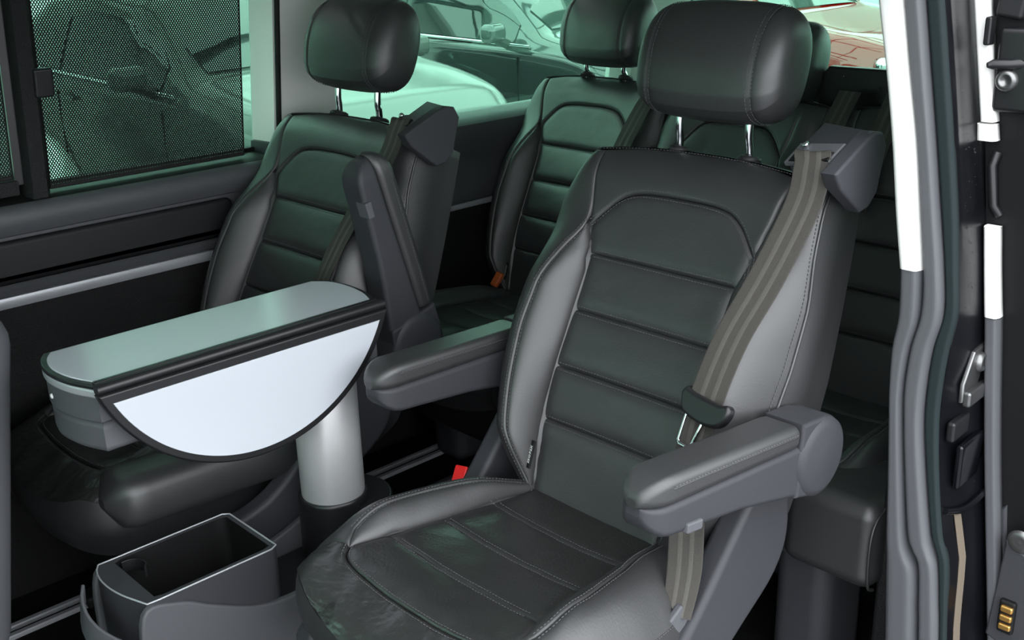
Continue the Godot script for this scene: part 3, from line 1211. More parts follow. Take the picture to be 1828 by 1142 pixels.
	var lower := func(p: PackedVector3Array, yy: float, k := 1.0) -> PackedVector3Array:
		var o := PackedVector3Array()
		for q in p:
			o.append(Vector3(cen.x + (q.x - cen.x) * k, yy, cen.y + (q.z - cen.y) * k))
		return o
	bin.grid([outer, innr], true, Vector3.UP)
	bin.grid([outer, lower.call(outer, 0.20, 1.0)], true)
	obj("storage_bin", bin, M.plastic, t)
	var well := MB.new()
	var wrows := [innr, lower.call(innr, 0.24, 0.97), lower.call(innr, 0.22, 0.90)]
	well.grid(wrows, true, Vector3(0, 1, 0))
	well.fan(wrows[2], Vector3.UP)
	obj("bin_well", well, M.black, t)
	var lip := MB.new()
	var lp2 := []
	for p in outer:
		lp2.append(p + Vector3(0, 0.0, 0))
	lp2.append(lp2[0])
	lip.tube(lp2, 0.0017, 6, false)
	obj("bin_rim", lip, M.silver, t)
	var gp := []
	var ga := []
	for i in 9:
		var an := lerpf(-0.2, PI * 0.75, i / 8.0)
		gp.append(Vector3(0.640 + 0.026 * sin(an), top - 0.012, -1.672 - 0.026 * cos(an)))
		ga.append(Vector3.UP)
	obj("grip_insert", MB.new().band(gp, ga, 0.022, 0.004), M.satin_black, t)
	# front flap hanging open below the bin
	var fl := []
	var ac := []
	for i in 9:
		var f := i / 8.0 - 0.5
		fl.append(Vector3(0.530 + 0.10 * f * f, 0.335 - 0.05 * f, -1.605 + 0.14 * f))
		ac.append(Vector3(0.15, 1.0, 0))
	var ff := obj("front_flap", MB.new().band(fl, ac, 0.045, 0.006), M.plastic_mid, t)
	ff.set_meta("label", "grey flap folded out at the console front")

# ------------------------------------------------------------------ van shell
const LEAN := 0.15   # side windows lean inwards by this much per metre of height

func along_x(poly: Array, x0: float, x1: float, bevel := 0.003) -> MB:
	# poly in (z,y)
	return MB.new().prism(poly, Transform3D(Basis(Vector3(0, 0, 1), Vector3(0, 1, 0), Vector3(1, 0, 0)), Vector3(x0, 0, 0)), x1 - x0, bevel, 2)

func leaning(poly: Array, y0: float, y1: float, bevel := 0.0, lean := LEAN) -> MB:
	# poly in (x,z) at height y0, carried up along the leaning wall
	return MB.new().prism(poly, Transform3D(Basis(Vector3(1, 0, 0), Vector3(0, 0, 1), Vector3(0, 1, lean)), Vector3(0, y0, 0)), y1 - y0, bevel, 2)

func van_shell():
	struct("floor", MB.new().rbox(Vector3(0.9, -0.03, -1.56), Vector3(4.2, 0.06, 1.78), 0.005), M.carpet)
	for z in [-2.235, -2.20]:
		struct("trim_%d" % (1 if z < -2.21 else 2), MB.new().rbox(Vector3(0.6, 0.004, z), Vector3(2.9, 0.014, 0.015), 0.003), M.silver, "pale metal floor rail")
	struct("trim_3", MB.new().rbox(Vector3(0.6, 0.003, -2.06), Vector3(2.9, 0.008, 0.02), 0.003), M.plastic_mid, "grey floor rail")
	# far side wall
	var w := struct("wall_left", along_x([Vector2(-2.45, 0.0), Vector2(-2.45, 0.49), Vector2(-2.342, 0.49), Vector2(-2.350, 0.0)], -1.2, 2.95), M.panel_black)
	struct("middle_card", along_x([Vector2(-2.45, 0.492), Vector2(-2.45, 0.676), Vector2(-2.336, 0.676), Vector2(-2.334, 0.492)], -1.2, 2.95), M.panel_black, "", w)
	var sv := struct("silver_strip", along_x([Vector2(-2.40, 0.677), Vector2(-2.40, 0.703), Vector2(-2.326, 0.701), Vector2(-2.322, 0.690), Vector2(-2.326, 0.678)], -1.2, 1.60), M.silver, "brushed silver strip", w)
	struct("silver_strip", along_x([Vector2(-2.40, 0.651), Vector2(-2.40, 0.668), Vector2(-2.326, 0.667), Vector2(-2.323, 0.660), Vector2(-2.326, 0.652)], 1.64, 2.9), M.silver, "brushed silver strip", w)
	struct("upper_card", along_x([Vector2(-2.45, 0.704), Vector2(-2.45, 0.893), Vector2(-2.322, 0.893), Vector2(-2.308, 0.880), Vector2(-2.306, 0.855), Vector2(-2.318, 0.832), Vector2(-2.336, 0.826), Vector2(-2.338, 0.73), Vector2(-2.326, 0.718), Vector2(-2.330, 0.704)], -1.2, 1.60), M.door_card, "", w)
	# pocket panel with rounded end
	var pk := []
	pk.append_array([Vector2(-1.0, 0.728), Vector2(1.245, 0.728)])
	for i in 7:
		var a := lerpf(-PI * 0.5, 0.0, i / 6.0)
		pk.append(Vector2(1.245 + 0.030 * cos(a), 0.758 + 0.030 * sin(a)))
	for i in 5:
		var a := lerpf(0.0, PI * 0.5, i / 4.0)
		pk.append(Vector2(1.258 + 0.017 * cos(a), 0.803 + 0.017 * sin(a)))
	pk.append(Vector2(-1.0, 0.820))
	struct("pocket_panel", MB.new().prism(pk, Transform3D(Basis(), Vector3(0, 0, -2.339)), 0.018, 0.011, 3), M.plastic_dark, "", w)
	struct("rear_card", along_x([Vector2(-2.45, 0.67), Vector2(-2.45, 0.905), Vector2(-2.330, 0.905), Vector2(-2.312, 0.890), Vector2(-2.310, 0.84), Vector2(-2.330, 0.80), Vector2(-2.333, 0.74), Vector2(-2.322, 0.725), Vector2(-2.328, 0.67)], 1.61, 2.95), M.door_card, "", w)
	# sill lip, blind guide and reveal under the far window
	struct("window_sill", along_x([Vector2(-2.45, 0.885), Vector2(-2.45, 0.903), Vector2(-2.345, 0.900), Vector2(-2.330, 0.893)], -1.2, 1.40), M.black, "", w)
	# pillars between the far windows
	struct("pillar_trim", leaning([Vector2(1.425, -2.45), Vector2(1.425, -2.327), Vector2(1.585, -2.327), Vector2(1.60, -2.345), Vector2(1.60, -2.45)], 0.88, 1.42, 0.004), M.trim_grey, "pale grey pillar trim", w)
	struct("window_reveal", leaning([Vector2(1.404, -2.425), Vector2(1.414, -2.336), Vector2(1.424, -2.336), Vector2(1.424, -2.425)], 0.925, 1.42, 0.001), M.trim_pale, "pale window reveal", w)
	struct("reveal_foot", leaning([Vector2(1.396, -2.425), Vector2(1.406, -2.333), Vector2(1.424, -2.333), Vector2(1.424, -2.425)], 0.880, 0.928, 0.003), M.plastic, "", w)
	struct("window_seal", MB.new().tube([Vector3(1.420, 0.90, -2.329), Vector3(1.420, 1.42, -2.329 + LEAN * 0.52)], 0.0068, 10), M.black, "black window seal", w)
	struct("rear_pillar", leaning([Vector2(2.74, -2.45), Vector2(2.74, -2.34), Vector2(2.95, -2.30), Vector2(2.95, -2.45)], 0.88, 1.42, 0.004), M.trim_grey, "", w)
	struct("front_pillar", leaning([Vector2(-0.10, -2.45), Vector2(-0.10, -2.34), Vector2(0.02, -2.34), Vector2(0.02, -2.45)], 0.88, 1.42, 0.004), M.trim_grey, "", w)
	struct("window_header", leaning([Vector2(-1.2, -2.45), Vector2(-1.2, -2.34), Vector2(2.95, -2.34), Vector2(2.95, -2.45)], 1.345, 1.42), M.trim_grey, "", w)
	# glazing
	var g := struct("window_1", leaning([Vector2(0.02, -2.432), Vector2(0.02, -2.427), Vector2(1.42, -2.427), Vector2(1.42, -2.432)], 0.89, 1.36), M.tinted_glass, "green tinted side window behind the net blinds")
	struct("window_divider", leaning([Vector2(0.818, -2.445), Vector2(0.812, -2.350), Vector2(0.822, -2.336), Vector2(0.852, -2.336), Vector2(0.862, -2.350), Vector2(0.858, -2.445)], 0.885, 1.40, 0.003), M.panel_black, "", g)
	var la := struct("latch", MB.new().rbox(Vector3(0.868, 1.135, -2.30), Vector3(0.040, 0.060, 0.016), 0.005, Basis(Vector3(1, 0, 0), 0.15)), M.satin_black, "", g)
	struct("window_frame", leaning([Vector2(0.02, -2.44), Vector2(0.02, -2.41), Vector2(1.40, -2.41), Vector2(1.40, -2.44)], 0.885, 0.912, 0.003), M.black, "", g)
	struct("window_frame", leaning([Vector2(0.795, -2.440), Vector2(0.795, -2.350), Vector2(0.812, -2.350), Vector2(0.812, -2.440)], 0.925, 1.40, 0.003), M.satin_black, "", g)
	struct("window_frame", leaning([Vector2(0.02, -2.44), Vector2(0.02, -2.35), Vector2(0.80, -2.35), Vector2(0.80, -2.44)], 0.905, 0.938, 0.003), M.panel_black, "", g)
	struct("window_2", leaning([Vector2(1.60, -2.432), Vector2(1.60, -2.427), Vector2(2.75, -2.427), Vector2(2.75, -2.432)], 0.89, 1.36), M.tinted_glass, "green tinted rear side window")
	struct("window_3", leaning([Vector2(-1.15, -2.432), Vector2(-1.15, -2.427), Vector2(-0.10, -2.427), Vector2(-0.10, -2.432)], 0.89, 1.36), M.tinted_glass, "tinted front side window")
	# rear end
	struct("wall_back", MB.new().rbox(Vector3(2.97, 0.46, -1.56), Vector3(0.06, 1.00, 1.78), 0.01), M.panel_black)
	struct("window_4", MB.new().rbox(Vector3(2.97, 1.16, -1.56), Vector3(0.005, 0.42, 1.60), 0.001), M.tinted_glass, "green tinted rear window")
	# near side behind the door opening
	var wr2 := struct("wall_right", MB.new().rbox(Vector3(2.27, 0.45, -0.75), Vector3(1.36, 0.90, 0.06), 0.01), M.panel_black)
	struct("rear_pillar", leaning([Vector2(2.74, -0.66), Vector2(2.74, -0.76), Vector2(2.95, -0.78), Vector2(2.95, -0.66)], 0.88, 1.42, 0.004, -LEAN), M.trim_grey, "", wr2)
	struct("window_5", leaning([Vector2(1.66, -0.690), Vector2(1.66, -0.685), Vector2(2.75, -0.685), Vector2(2.75, -0.690)], 0.89, 1.36, 0.0, -LEAN), M.tinted_glass, "tinted side window behind the door")
	struct("ceiling", MB.new().rbox(Vector3(0.9, 1.43, -1.545), Vector3(4.2, 0.05, 1.50), 0.01), M.trim_pale)
	struct("trim_4", MB.new().rbox(Vector3(0.9, 1.485, -1.545), Vector3(4.24, 0.05, 1.60), 0.02), M.paint_black, "black painted roof skin")
	struct("trim_5", MB.new().rbox(Vector3(0.9, 1.42, -0.775), Vector3(4.2, 0.10, 0.05), 0.015), M.paint_black, "black door header rail")
	# front end: dashboard, bonnet side and windscreen
	struct("wall_front", MB.new().rbox(Vector3(-1.18, 0.42, -1.56), Vector3(0.10, 0.90, 1.78), 0.02), M.panel_black)
	struct("window_6", MB.new().rbox(Vector3(-1.2, 1.14, -1.56), Vector3(0.006, 0.52, 1.50), 0.001), M.tinted_glass, "windscreen")
	struct("wall_door", MB.new().rbox(Vector3(-0.58, 0.44, -0.70), Vector3(1.10, 0.88, 0.10), 0.02), M.panel_black)

# net blind: two families of slanting threads
func net_blind(called_label: String, x0: float, x1: float, y0: float, y1: float):
	var z := -2.352
	var t := thing("net_blind", called_label, "sun blind", Vector3(x0, y0, z), "window blinds")
	var m := MB.new()
	var w := x1 - x0
	var h := y1 - y0
	var lean_b := Basis(Vector3(1, 0, 0), Vector3(0, 1, LEAN), Vector3(0, -LEAN, 1).normalized())
	for fam in 2:
		var a := deg_to_rad(56.0 if fam == 0 else -56.0)
		var d := Vector2(cos(a), sin(a))
		var nn := Vector2(-d.y, d.x)
		var lo := 1e9
		var hi := -1e9
		for c in [Vector2(0, 0), Vector2(w, 0), Vector2(0, h), Vector2(w, h)]:
			lo = minf(lo, c.dot(nn))
			hi = maxf(hi, c.dot(nn))
		var k := lo + 0.002
		while k < hi:
			# clip the line p = nn*k + d*s to the rectangle
			var s0 := -1e9
			var s1 := 1e9
			var o := nn * k
			var ax := [(0.0 - o.x) / d.x, (w - o.x) / d.x]
			var ay := [(0.0 - o.y) / d.y, (h - o.y) / d.y]
			s0 = maxf(minf(ax[0], ax[1]), minf(ay[0], ay[1]))
			s1 = minf(maxf(ax[0], ax[1]), maxf(ay[0], ay[1]))
			if s1 - s0 > 0.004:
				var p := o + d * s0
				var q := o + d * s1
				var hw := nn * 0.00112
				var zz := 0.0003 if fam == 0 else -0.0003
				var ring0 := PackedVector3Array()
				var ring1 := PackedVector3Array()
				for c in [[1, 1], [1, -1], [-1, -1], [-1, 1]]:
					var e0: Vector2 = p + hw * c[0]
					var e1: Vector2 = q + hw * c[0]
					ring0.append(lean_b * Vector3(e0.x, e0.y, zz + 0.0003 * c[1]))
					ring1.append(lean_b * Vector3(e1.x, e1.y, zz + 0.0003 * c[1]))
				m.grid([ring0, ring1], true)
			k += 0.0050
	stuff(obj("net", m, M.net, t))
	for e in [[Vector2(w, 0), Vector2(w, h), 0.004], [Vector2(0, 0), Vector2(0, h), 0.004]]:
		obj("hem", MB.new().tube([lean_b * Vector3(e[0].x, e[0].y, 0), lean_b * Vector3(e[1].x, e[1].y, 0)], e[2] * 0.5, 6), M.black, t)
	obj("pull_bar", MB.new().rbox(Vector3(w * 0.5, 0.004, 0.0), Vector3(w, 0.010, 0.008), 0.003), M.panel_black, t)

# a strip running down the door pillar; rows: [y, z inner, z outer]
func pillar_strip(rows: Array, x: float, bulge: float, back := 0.05, spread := 0.0) -> MB:
	var ys := []
	for r in rows:
		ys.append(Vector3(r[0], r[1], r[2]))
	var c := curve3(ys, 5)
	var out := []
	for r in c:
		var ring := PackedVector3Array()
		ring.append(Vector3(x + back, r.x, r.y))
		for k in 9:
			var f := k / 8.0
			var zz := lerpf(r.y, r.z, f)
			ring.append(Vector3(x - bulge * edge(minf(f, 1 - f) * 2.0 / 0.5) + spread * f, r.x, zz))
		ring.append(Vector3(x + back + spread, r.x, r.z))
		out.append(ring)
	var m := MB.new().grid(out, true)
	m.fan(out[0], Vector3.UP)
	m.fan(out[out.size() - 1], Vector3.DOWN)
	return m

func cut_rows(rows: Array, ya: float, yb: float) -> Array:
	var ys := []
	var a := []
	var b := []
	for i in range(rows.size() - 1, -1, -1):
		ys.append(rows[i][0])
		a.append(rows[i][1])
		b.append(rows[i][2])
	var o := [[ya, lin(ys, a, ya), lin(ys, b, ya)]]
	for r in rows:
		if r[0] < ya - 0.012 and r[0] > yb + 0.012:
			o.append(r)
	o.append([yb, lin(ys, a, yb), lin(ys, b, yb)])
	return o

func door_pillar():
	var A := [[1.42, -0.835, -0.795], [1.292, -0.808, -0.771], [1.196, -0.787, -0.753], [1.098, -0.769, -0.733], [0.992, -0.753, -0.717], [0.909, -0.738, -0.705], [0.839, -0.734, -0.702], [0.783, -0.739, -0.712], [0.717, -0.737, -0.716], [0.652, -0.732, -0.711], [0.566, -0.726, -0.701], [0.469, -0.720, -0.688], [0.440, -0.718, -0.678], [0.412, -0.717, -0.664], [0.341, -0.712, -0.657], [0.278, -0.707, -0.651], [0.0, -0.690, -0.625]]
	var B := [[1.42, -0.795, -0.770], [1.293, -0.771, -0.745], [1.198, -0.753, -0.728], [1.101, -0.733, -0.710], [0.997, -0.717, -0.692], [0.915, -0.705, -0.678], [0.846, -0.702, -0.671], [0.790, -0.712, -0.681], [0.725, -0.716, -0.685], [0.660, -0.711, -0.683], [0.576, -0.701, -0.671], [0.482, -0.688, -0.654], [0.455, -0.678, -0.645], [0.430, -0.664, -0.636], [0.361, -0.657, -0.627], [0.300, -0.651, -0.620], [0.0, -0.625, -0.592]]
	var C := [[1.42, -0.770, -0.746], [1.293, -0.745, -0.721], [1.200, -0.728, -0.704], [1.104, -0.710, -0.687], [1.001, -0.692, -0.670], [0.919, -0.678, -0.660], [0.852, -0.671, -0.653], [0.797, -0.681, -0.659], [0.732, -0.685, -0.663], [0.668, -0.683, -0.662], [0.585, -0.671, -0.653], [0.492, -0.654, -0.638], [0.466, -0.645, -0.630], [0.439, -0.636, -0.622], [0.370, -0.627, -0.616], [0.310, -0.620, -0.611], [0.0, -0.592, -0.584]]
	var p := struct("wall_pillar", pillar_strip(cut_rows(A, 0.910, 0.0), 1.498, 0.016, 0.16), M.plastic_mid, "grey lower trim of the door pillar")
	struct("upper_trim", pillar_strip(cut_rows(A, 1.42, 0.911), 1.496, 0.016, 0.16), M.trim_pale, "off-white upper trim of the door pillar", p)
	struct("seal_trim", pillar_strip(B, 1.500, 0.012, 0.08), M.plastic_mid, "grey door seal trim", p)
	struct("rubber_seal", pillar_strip(C, 1.508, 0.006, 0.008), M.rubber, "dark rubber door seal", p)
	# painted body side between the seal and the open door, facing out
	var ys := [1.42, 1.29, 1.20, 1.10, 1.00, 0.92, 0.85, 0.80, 0.73, 0.66, 0.58, 0.49, 0.44, 0.37, 0.30, 0.0]
	var jr := []
	for y in ys:
		var row := PackedVector3Array()
		for k in 13:
			row.append(jamb_at(y, k / 12.0, C))
		row.append(Vector3(1.68, y, jamb_at(y, 1.0, C).z))
		jr.append(row)
	var body := struct("painted_jamb", MB.new().grid(jr, false, Vector3(0, 0, 1)), M.jamb_black, "black painted door jamb", p)
	# fittings on the jamb: striker bracket with its screw, plate, small bracket, lip
	var fix := func(called: String, y: float, f: float, mb: MB, m: Material, lb := ""):
		var o := struct(called, mb, m, lb, p)
		o.position = jamb_at(y, f, C)
		o.rotation.y = 0.05
		return o
	var br := MB.new()
	br.prism([Vector2(-0.034, -0.026), Vector2(-0.035, 0.004), Vector2(-0.004, 0.050), Vector2(0.045, 0.056), Vector2(0.055, -0.022)], Transform3D(Basis(), Vector3(0, 0, -0.004)), 0.008, 0.003, 2)
	br.rbox(Vector3(0.008, -0.020, 0.008), Vector3(0.082, 0.026, 0.014), 0.005)
	fix.call("striker_bracket", 0.720, 0.62, br, M.steel)
	fix.call("striker_screw", 0.748, 0.86, MB.new().lathe([Vector2(0, 0.005), Vector2(0.008, 0.005), Vector2(0.010, 0.008), Vector2(0.013, 0.008), Vector2(0.016, 0.004), Vector2(0.016, 0.0)], Vector3(-0.012, 0, 0.002), Basis(Vector3(1, 0, 0), Vector3(0, 0, 1), Vector3(0, -1, 0)), 20), M.steel)
	fix.call("jamb_plate", 0.595, 0.62, MB.new().rbox(Vector3(0, 0, 0.002), Vector3(0.11, 0.075, 0.012), 0.005), M.paint_black)
	fix.call("jamb_bracket", 0.655, 0.32, MB.new().rbox(Vector3(0, 0, 0.004), Vector3(0.060, 0.034, 0.014), 0.005), M.satin_black)
	var lp := []
	for k in 9:
		lp.append(jamb_at(0.527 - 0.012 * sin(PI * k / 8.0), lerpf(0.02, 0.85, k / 8.0), C) + Vector3(0, 0, 0.004))
	struct("jamb_lip", MB.new().tube(lp, 0.006, 8), M.paint_black, "", p)
	var run_p := []
	var run_a := []
	for k in 9:
		run_p.append(jamb_at(lerpf(0.515, 0.20, k / 8.0), 0.30 + 0.04 * sin(k * 0.9) - 0.012 * k, C) + Vector3(0, 0, 0.0015))
		run_a.append(Vector3(1, 0, 0.2))
	struct("dried_streak", MB.new().band(run_p, run_a, 0.016, 0.002), M.dried_mud, "pale dried streak on the jamb", p)
	# rain drops on the jamb
	var dm := MB.new()
	var rng := RandomNumberGenerator.new()
	rng.seed = 11
	for i in 260:
		var y := 0.28 + 1.0 * pow(rng.randf(), 0.9)
		if i % 2 == 0:
			y = rng.randfn(0.96, 0.09)
		var f := 0.10 + 0.85 * rng.randf()
		var r := 0.0007 + 0.0013 * pow(rng.randf(), 3.0)
		dm.lathe([Vector2(0, 0.7 * r), Vector2(0.6 * r, 0.55 * r), Vector2(r, -0.1 * r)], jamb_at(y, f, C), Basis(Vector3(1, 0, 0), Vector3(0, 0, 1), Vector3(0, -1, 0)), 7)
	var dr := struct("rain_drops", dm, M.drop, "small bright water drops", p)
	stuff(dr)

func jamb_at(y: float, f: float, C: Array) -> Vector3:
	var ya := []
	var za := []
	for i in range(C.size() - 1, -1, -1):
		ya.append(C[i][0])
		za.append(C[i][2])
	var z0 := lin(ya, za, y)
	var z1 := lin([0.0, 0.262, 0.817, 0.957, 1.103, 1.286, 1.42], [-0.560, -0.592, -0.661, -0.678, -0.703, -0.733, -0.757], y)
	return Vector3(lerpf(1.512, 1.635, f), y, lerpf(z0, z1, f) + 0.004 * pow(sin(PI * clampf(f / 0.22, 0.0, 1.0)), 2.0) * soft(0.95, 1.2, y))

func sliding_door():
	var t := thing("sliding_door", "black sliding door pushed back at the right edge", "door", Vector3(1.62, 0, -0.6))
	var o := -t.position
	# outer skin and inner face, leaning like the body
	var skin := MB.new()
	skin.prism([Vector2(1.634, -0.674), Vector2(1.634, -0.44), Vector2(1.66, -0.42), Vector2(2.90, -0.40), Vector2(2.90, -0.46), Vector2(1.70, -0.50), Vector2(1.70, -0.674)], Transform3D(Basis(Vector3(1, 0, 0), Vector3(0, 0, 1), Vector3(0, 1, -0.125)), Vector3(0, 0.0, 0.115)), 1.40, 0.004, 2)
	var s := obj("door_skin", skin, M.door_black, t)
	s.position = o
	var gr := obj("edge_trim", pillar_strip([[0.818, -0.657, -0.634], [0.60, -0.632, -0.610], [0.27, -0.588, -0.566], [0.0, -0.556, -0.534]], 1.620, 0.010, 0.012), M.plastic_mid, t)
	gr.position = o
	var p1 := obj("pale_trim", pillar_strip([[1.42, -0.752, -0.730], [1.29, -0.729, -0.706], [1.115, -0.699, -0.676]], 1.620, 0.008, 0.012), M.trim_pale, t)
	p1.position = o
	p1.set_meta("label", "off-white strip on the door edge")
	var p3 := obj("pale_trim", pillar_strip([[1.112, -0.702, -0.674], [1.088, -0.700, -0.670]], 1.616, 0.008, 0.012), M.trim_pale, t)
	p3.position = o
	var p2 := obj("pale_trim", pillar_strip([[0.960, -0.674, -0.652], [0.90, -0.667, -0.645], [0.820, -0.657, -0.634]], 1.618, 0.010, 0.012), M.trim_pale, t)
	p2.position = o
	var tb := obj("rubber_stop", MB.new().tube([Vector3(1.63, 1.07, -0.672), Vector3(1.625, 1.05, -0.676), Vector3(1.625, 0.99, -0.668), Vector3(1.63, 0.975, -0.660)], 0.007, 8), M.satin_black, t)
	tb.position = o
	var ed := obj("lower_stop", MB.new().prism([Vector2(-0.598, 0.38), Vector2(-0.612, 0.42), Vector2(-0.610, 0.49), Vector2(-0.590, 0.51), Vector2(-0.575, 0.37)], Transform3D(Basis(Vector3(0, 0, 1), Vector3(0, 1, 0), Vector3(1, 0, 0)), Vector3(1.630, 0, 0)), 0.03, 0.006, 2), M.plastic, t)
	ed.position = o
	# latch pin, screw and fittings on the door edge
	var pin := obj("guide_pin", MB.new().tube([Vector3(1.60, 1.198, -0.690), Vector3(1.606, 1.199, -0.684), Vector3(1.61, 1.200, -0.660), Vector3(1.63, 1.202, -0.630)], [0.004, 0.0075, 0.007, 0.010], 14), M.satin_black, t)
	pin.position = o
	var sc := obj("screw", MB.new().lathe([Vector2(0, 0.004), Vector2(0.006, 0.004), Vector2(0.007, 0.008), Vector2(0.011, 0.009), Vector2(0.015, 0.006), Vector2(0.016, 0.0)], Vector3(1.612, 1.177, -0.664), Basis(Vector3(0, 1, 0), Vector3(-1, 0, 0), Vector3(0, 0, 1)), 20), M.steel, t)
	sc.position = o
	var pl := obj("latch_plate", MB.new().rbox(Vector3(1.622, 1.19, -0.655), Vector3(0.02, 0.12, 0.060), 0.008), M.satin_black, t)
	pl.position = o
	var cl := obj("latch_clip", MB.new().rbox(Vector3(1.612, 1.245, -0.697), Vector3(0.02, 0.040, 0.010), 0.003), M.satin_black, t)
	cl.position = o
	var fr := obj("upper_fitting", MB.new().rbox(Vector3(1.625, 1.29, -0.672), Vector3(0.02, 0.055, 0.040), 0.006, Basis(Vector3(1, 0, 0), 0.15)), M.plastic_dark, t)
	fr.position = o
	var cp := obj("contact_plate", MB.new().prism([Vector2(-0.588, 0.28), Vector2(-0.575, 0.462), Vector2(-0.520, 0.436), Vector2(-0.510, 0.25)], Transform3D(Basis(Vector3(0, 0, 1), Vector3(0, 1, 0), Vector3(1, 0, 0)), Vector3(1.605, 0, 0)), 0.03, 0.004, 2), M.plastic, t)
	cp.position = o
	obj("contact_holder", MB.new().rbox(Vector3(1.602, 0.330, -0.556), Vector3(0.012, 0.060, 0.026), 0.004), M.black, cp)
	for i in 3:
		var ct := obj("contact", MB.new().rbox(Vector3(1.596, 0.347 - 0.0165 * i, -0.555), Vector3(0.010, 0.011, 0.020), 0.003), M.gold, cp)
		ct.set_meta("label", "gold sprung contact")
	var s2 := obj("screw", MB.new().lathe([Vector2(0, 0.005), Vector2(0.008, 0.004), Vector2(0.016, 0.005), Vector2(0.020, 0.0)], Vector3(1.604, 0.468, -0.553), Basis(Vector3(0, 1, 0), Vector3(-1, 0, 0), Vector3(0, 0, 1)), 20), M.steel, t)
	s2.position = o

# ------------------------------------------------------------------ cars outside
func car_top(x: float) -> float:
	return lin([-2.15, -2.05, -1.75, -1.15, -0.4, 0.25, 0.62, 0.95, 1.22, 1.7, 2.0, 2.15], [0.72, 0.98, 1.12, 1.42, 1.50, 1.44, 1.24, 1.03, 0.985, 0.90, 0.80, 0.62], x)

func car_belt(x: float) -> float:
	return lin([-2.15, -1.6, 0.9, 1.3, 2.0, 2.15], [0.72, 0.99, 0.93, 0.90, 0.74, 0.60], x)

func car_ring(x: float, grow := 0.0) -> PackedVector3Array:
	var w := 0.90 * edge(clampf((2.19 - absf(x)) / 0.75, 0.0, 1.0)) + grow
	var tp := car_top(x) + grow
	var bl := minf(car_belt(x), tp - 0.02)
	var half := [Vector2(0.0, 0.24), Vector2(w * 0.86, 0.24), Vector2(w * 0.95, 0.30), Vector2(w * 0.985, 0.48), Vector2(w, 0.64), Vector2(w * 0.985, bl - 0.07), Vector2(w * 0.945, bl), Vector2(lerpf(w * 0.92, w * 0.80, clampf((tp - bl) / 0.4, 0, 1)), lerpf(bl, tp, 0.62)), Vector2(lerpf(w * 0.80, w * 0.66, clampf((tp - bl) / 0.4, 0, 1)), lerpf(bl, tp, 0.93)), Vector2(w * 0.35, lerpf(bl, tp, 0.995)), Vector2(0, tp)]
	var h := curve2(half, 3)
	var out := PackedVector3Array()
	for p in h:
		out.append(Vector3(x, p.y, p.x))
	for i in range(h.size() - 2, 0, -1):
		out.append(Vector3(x, h[i].y, -h[i].x))
	return out

var car_cache := {}

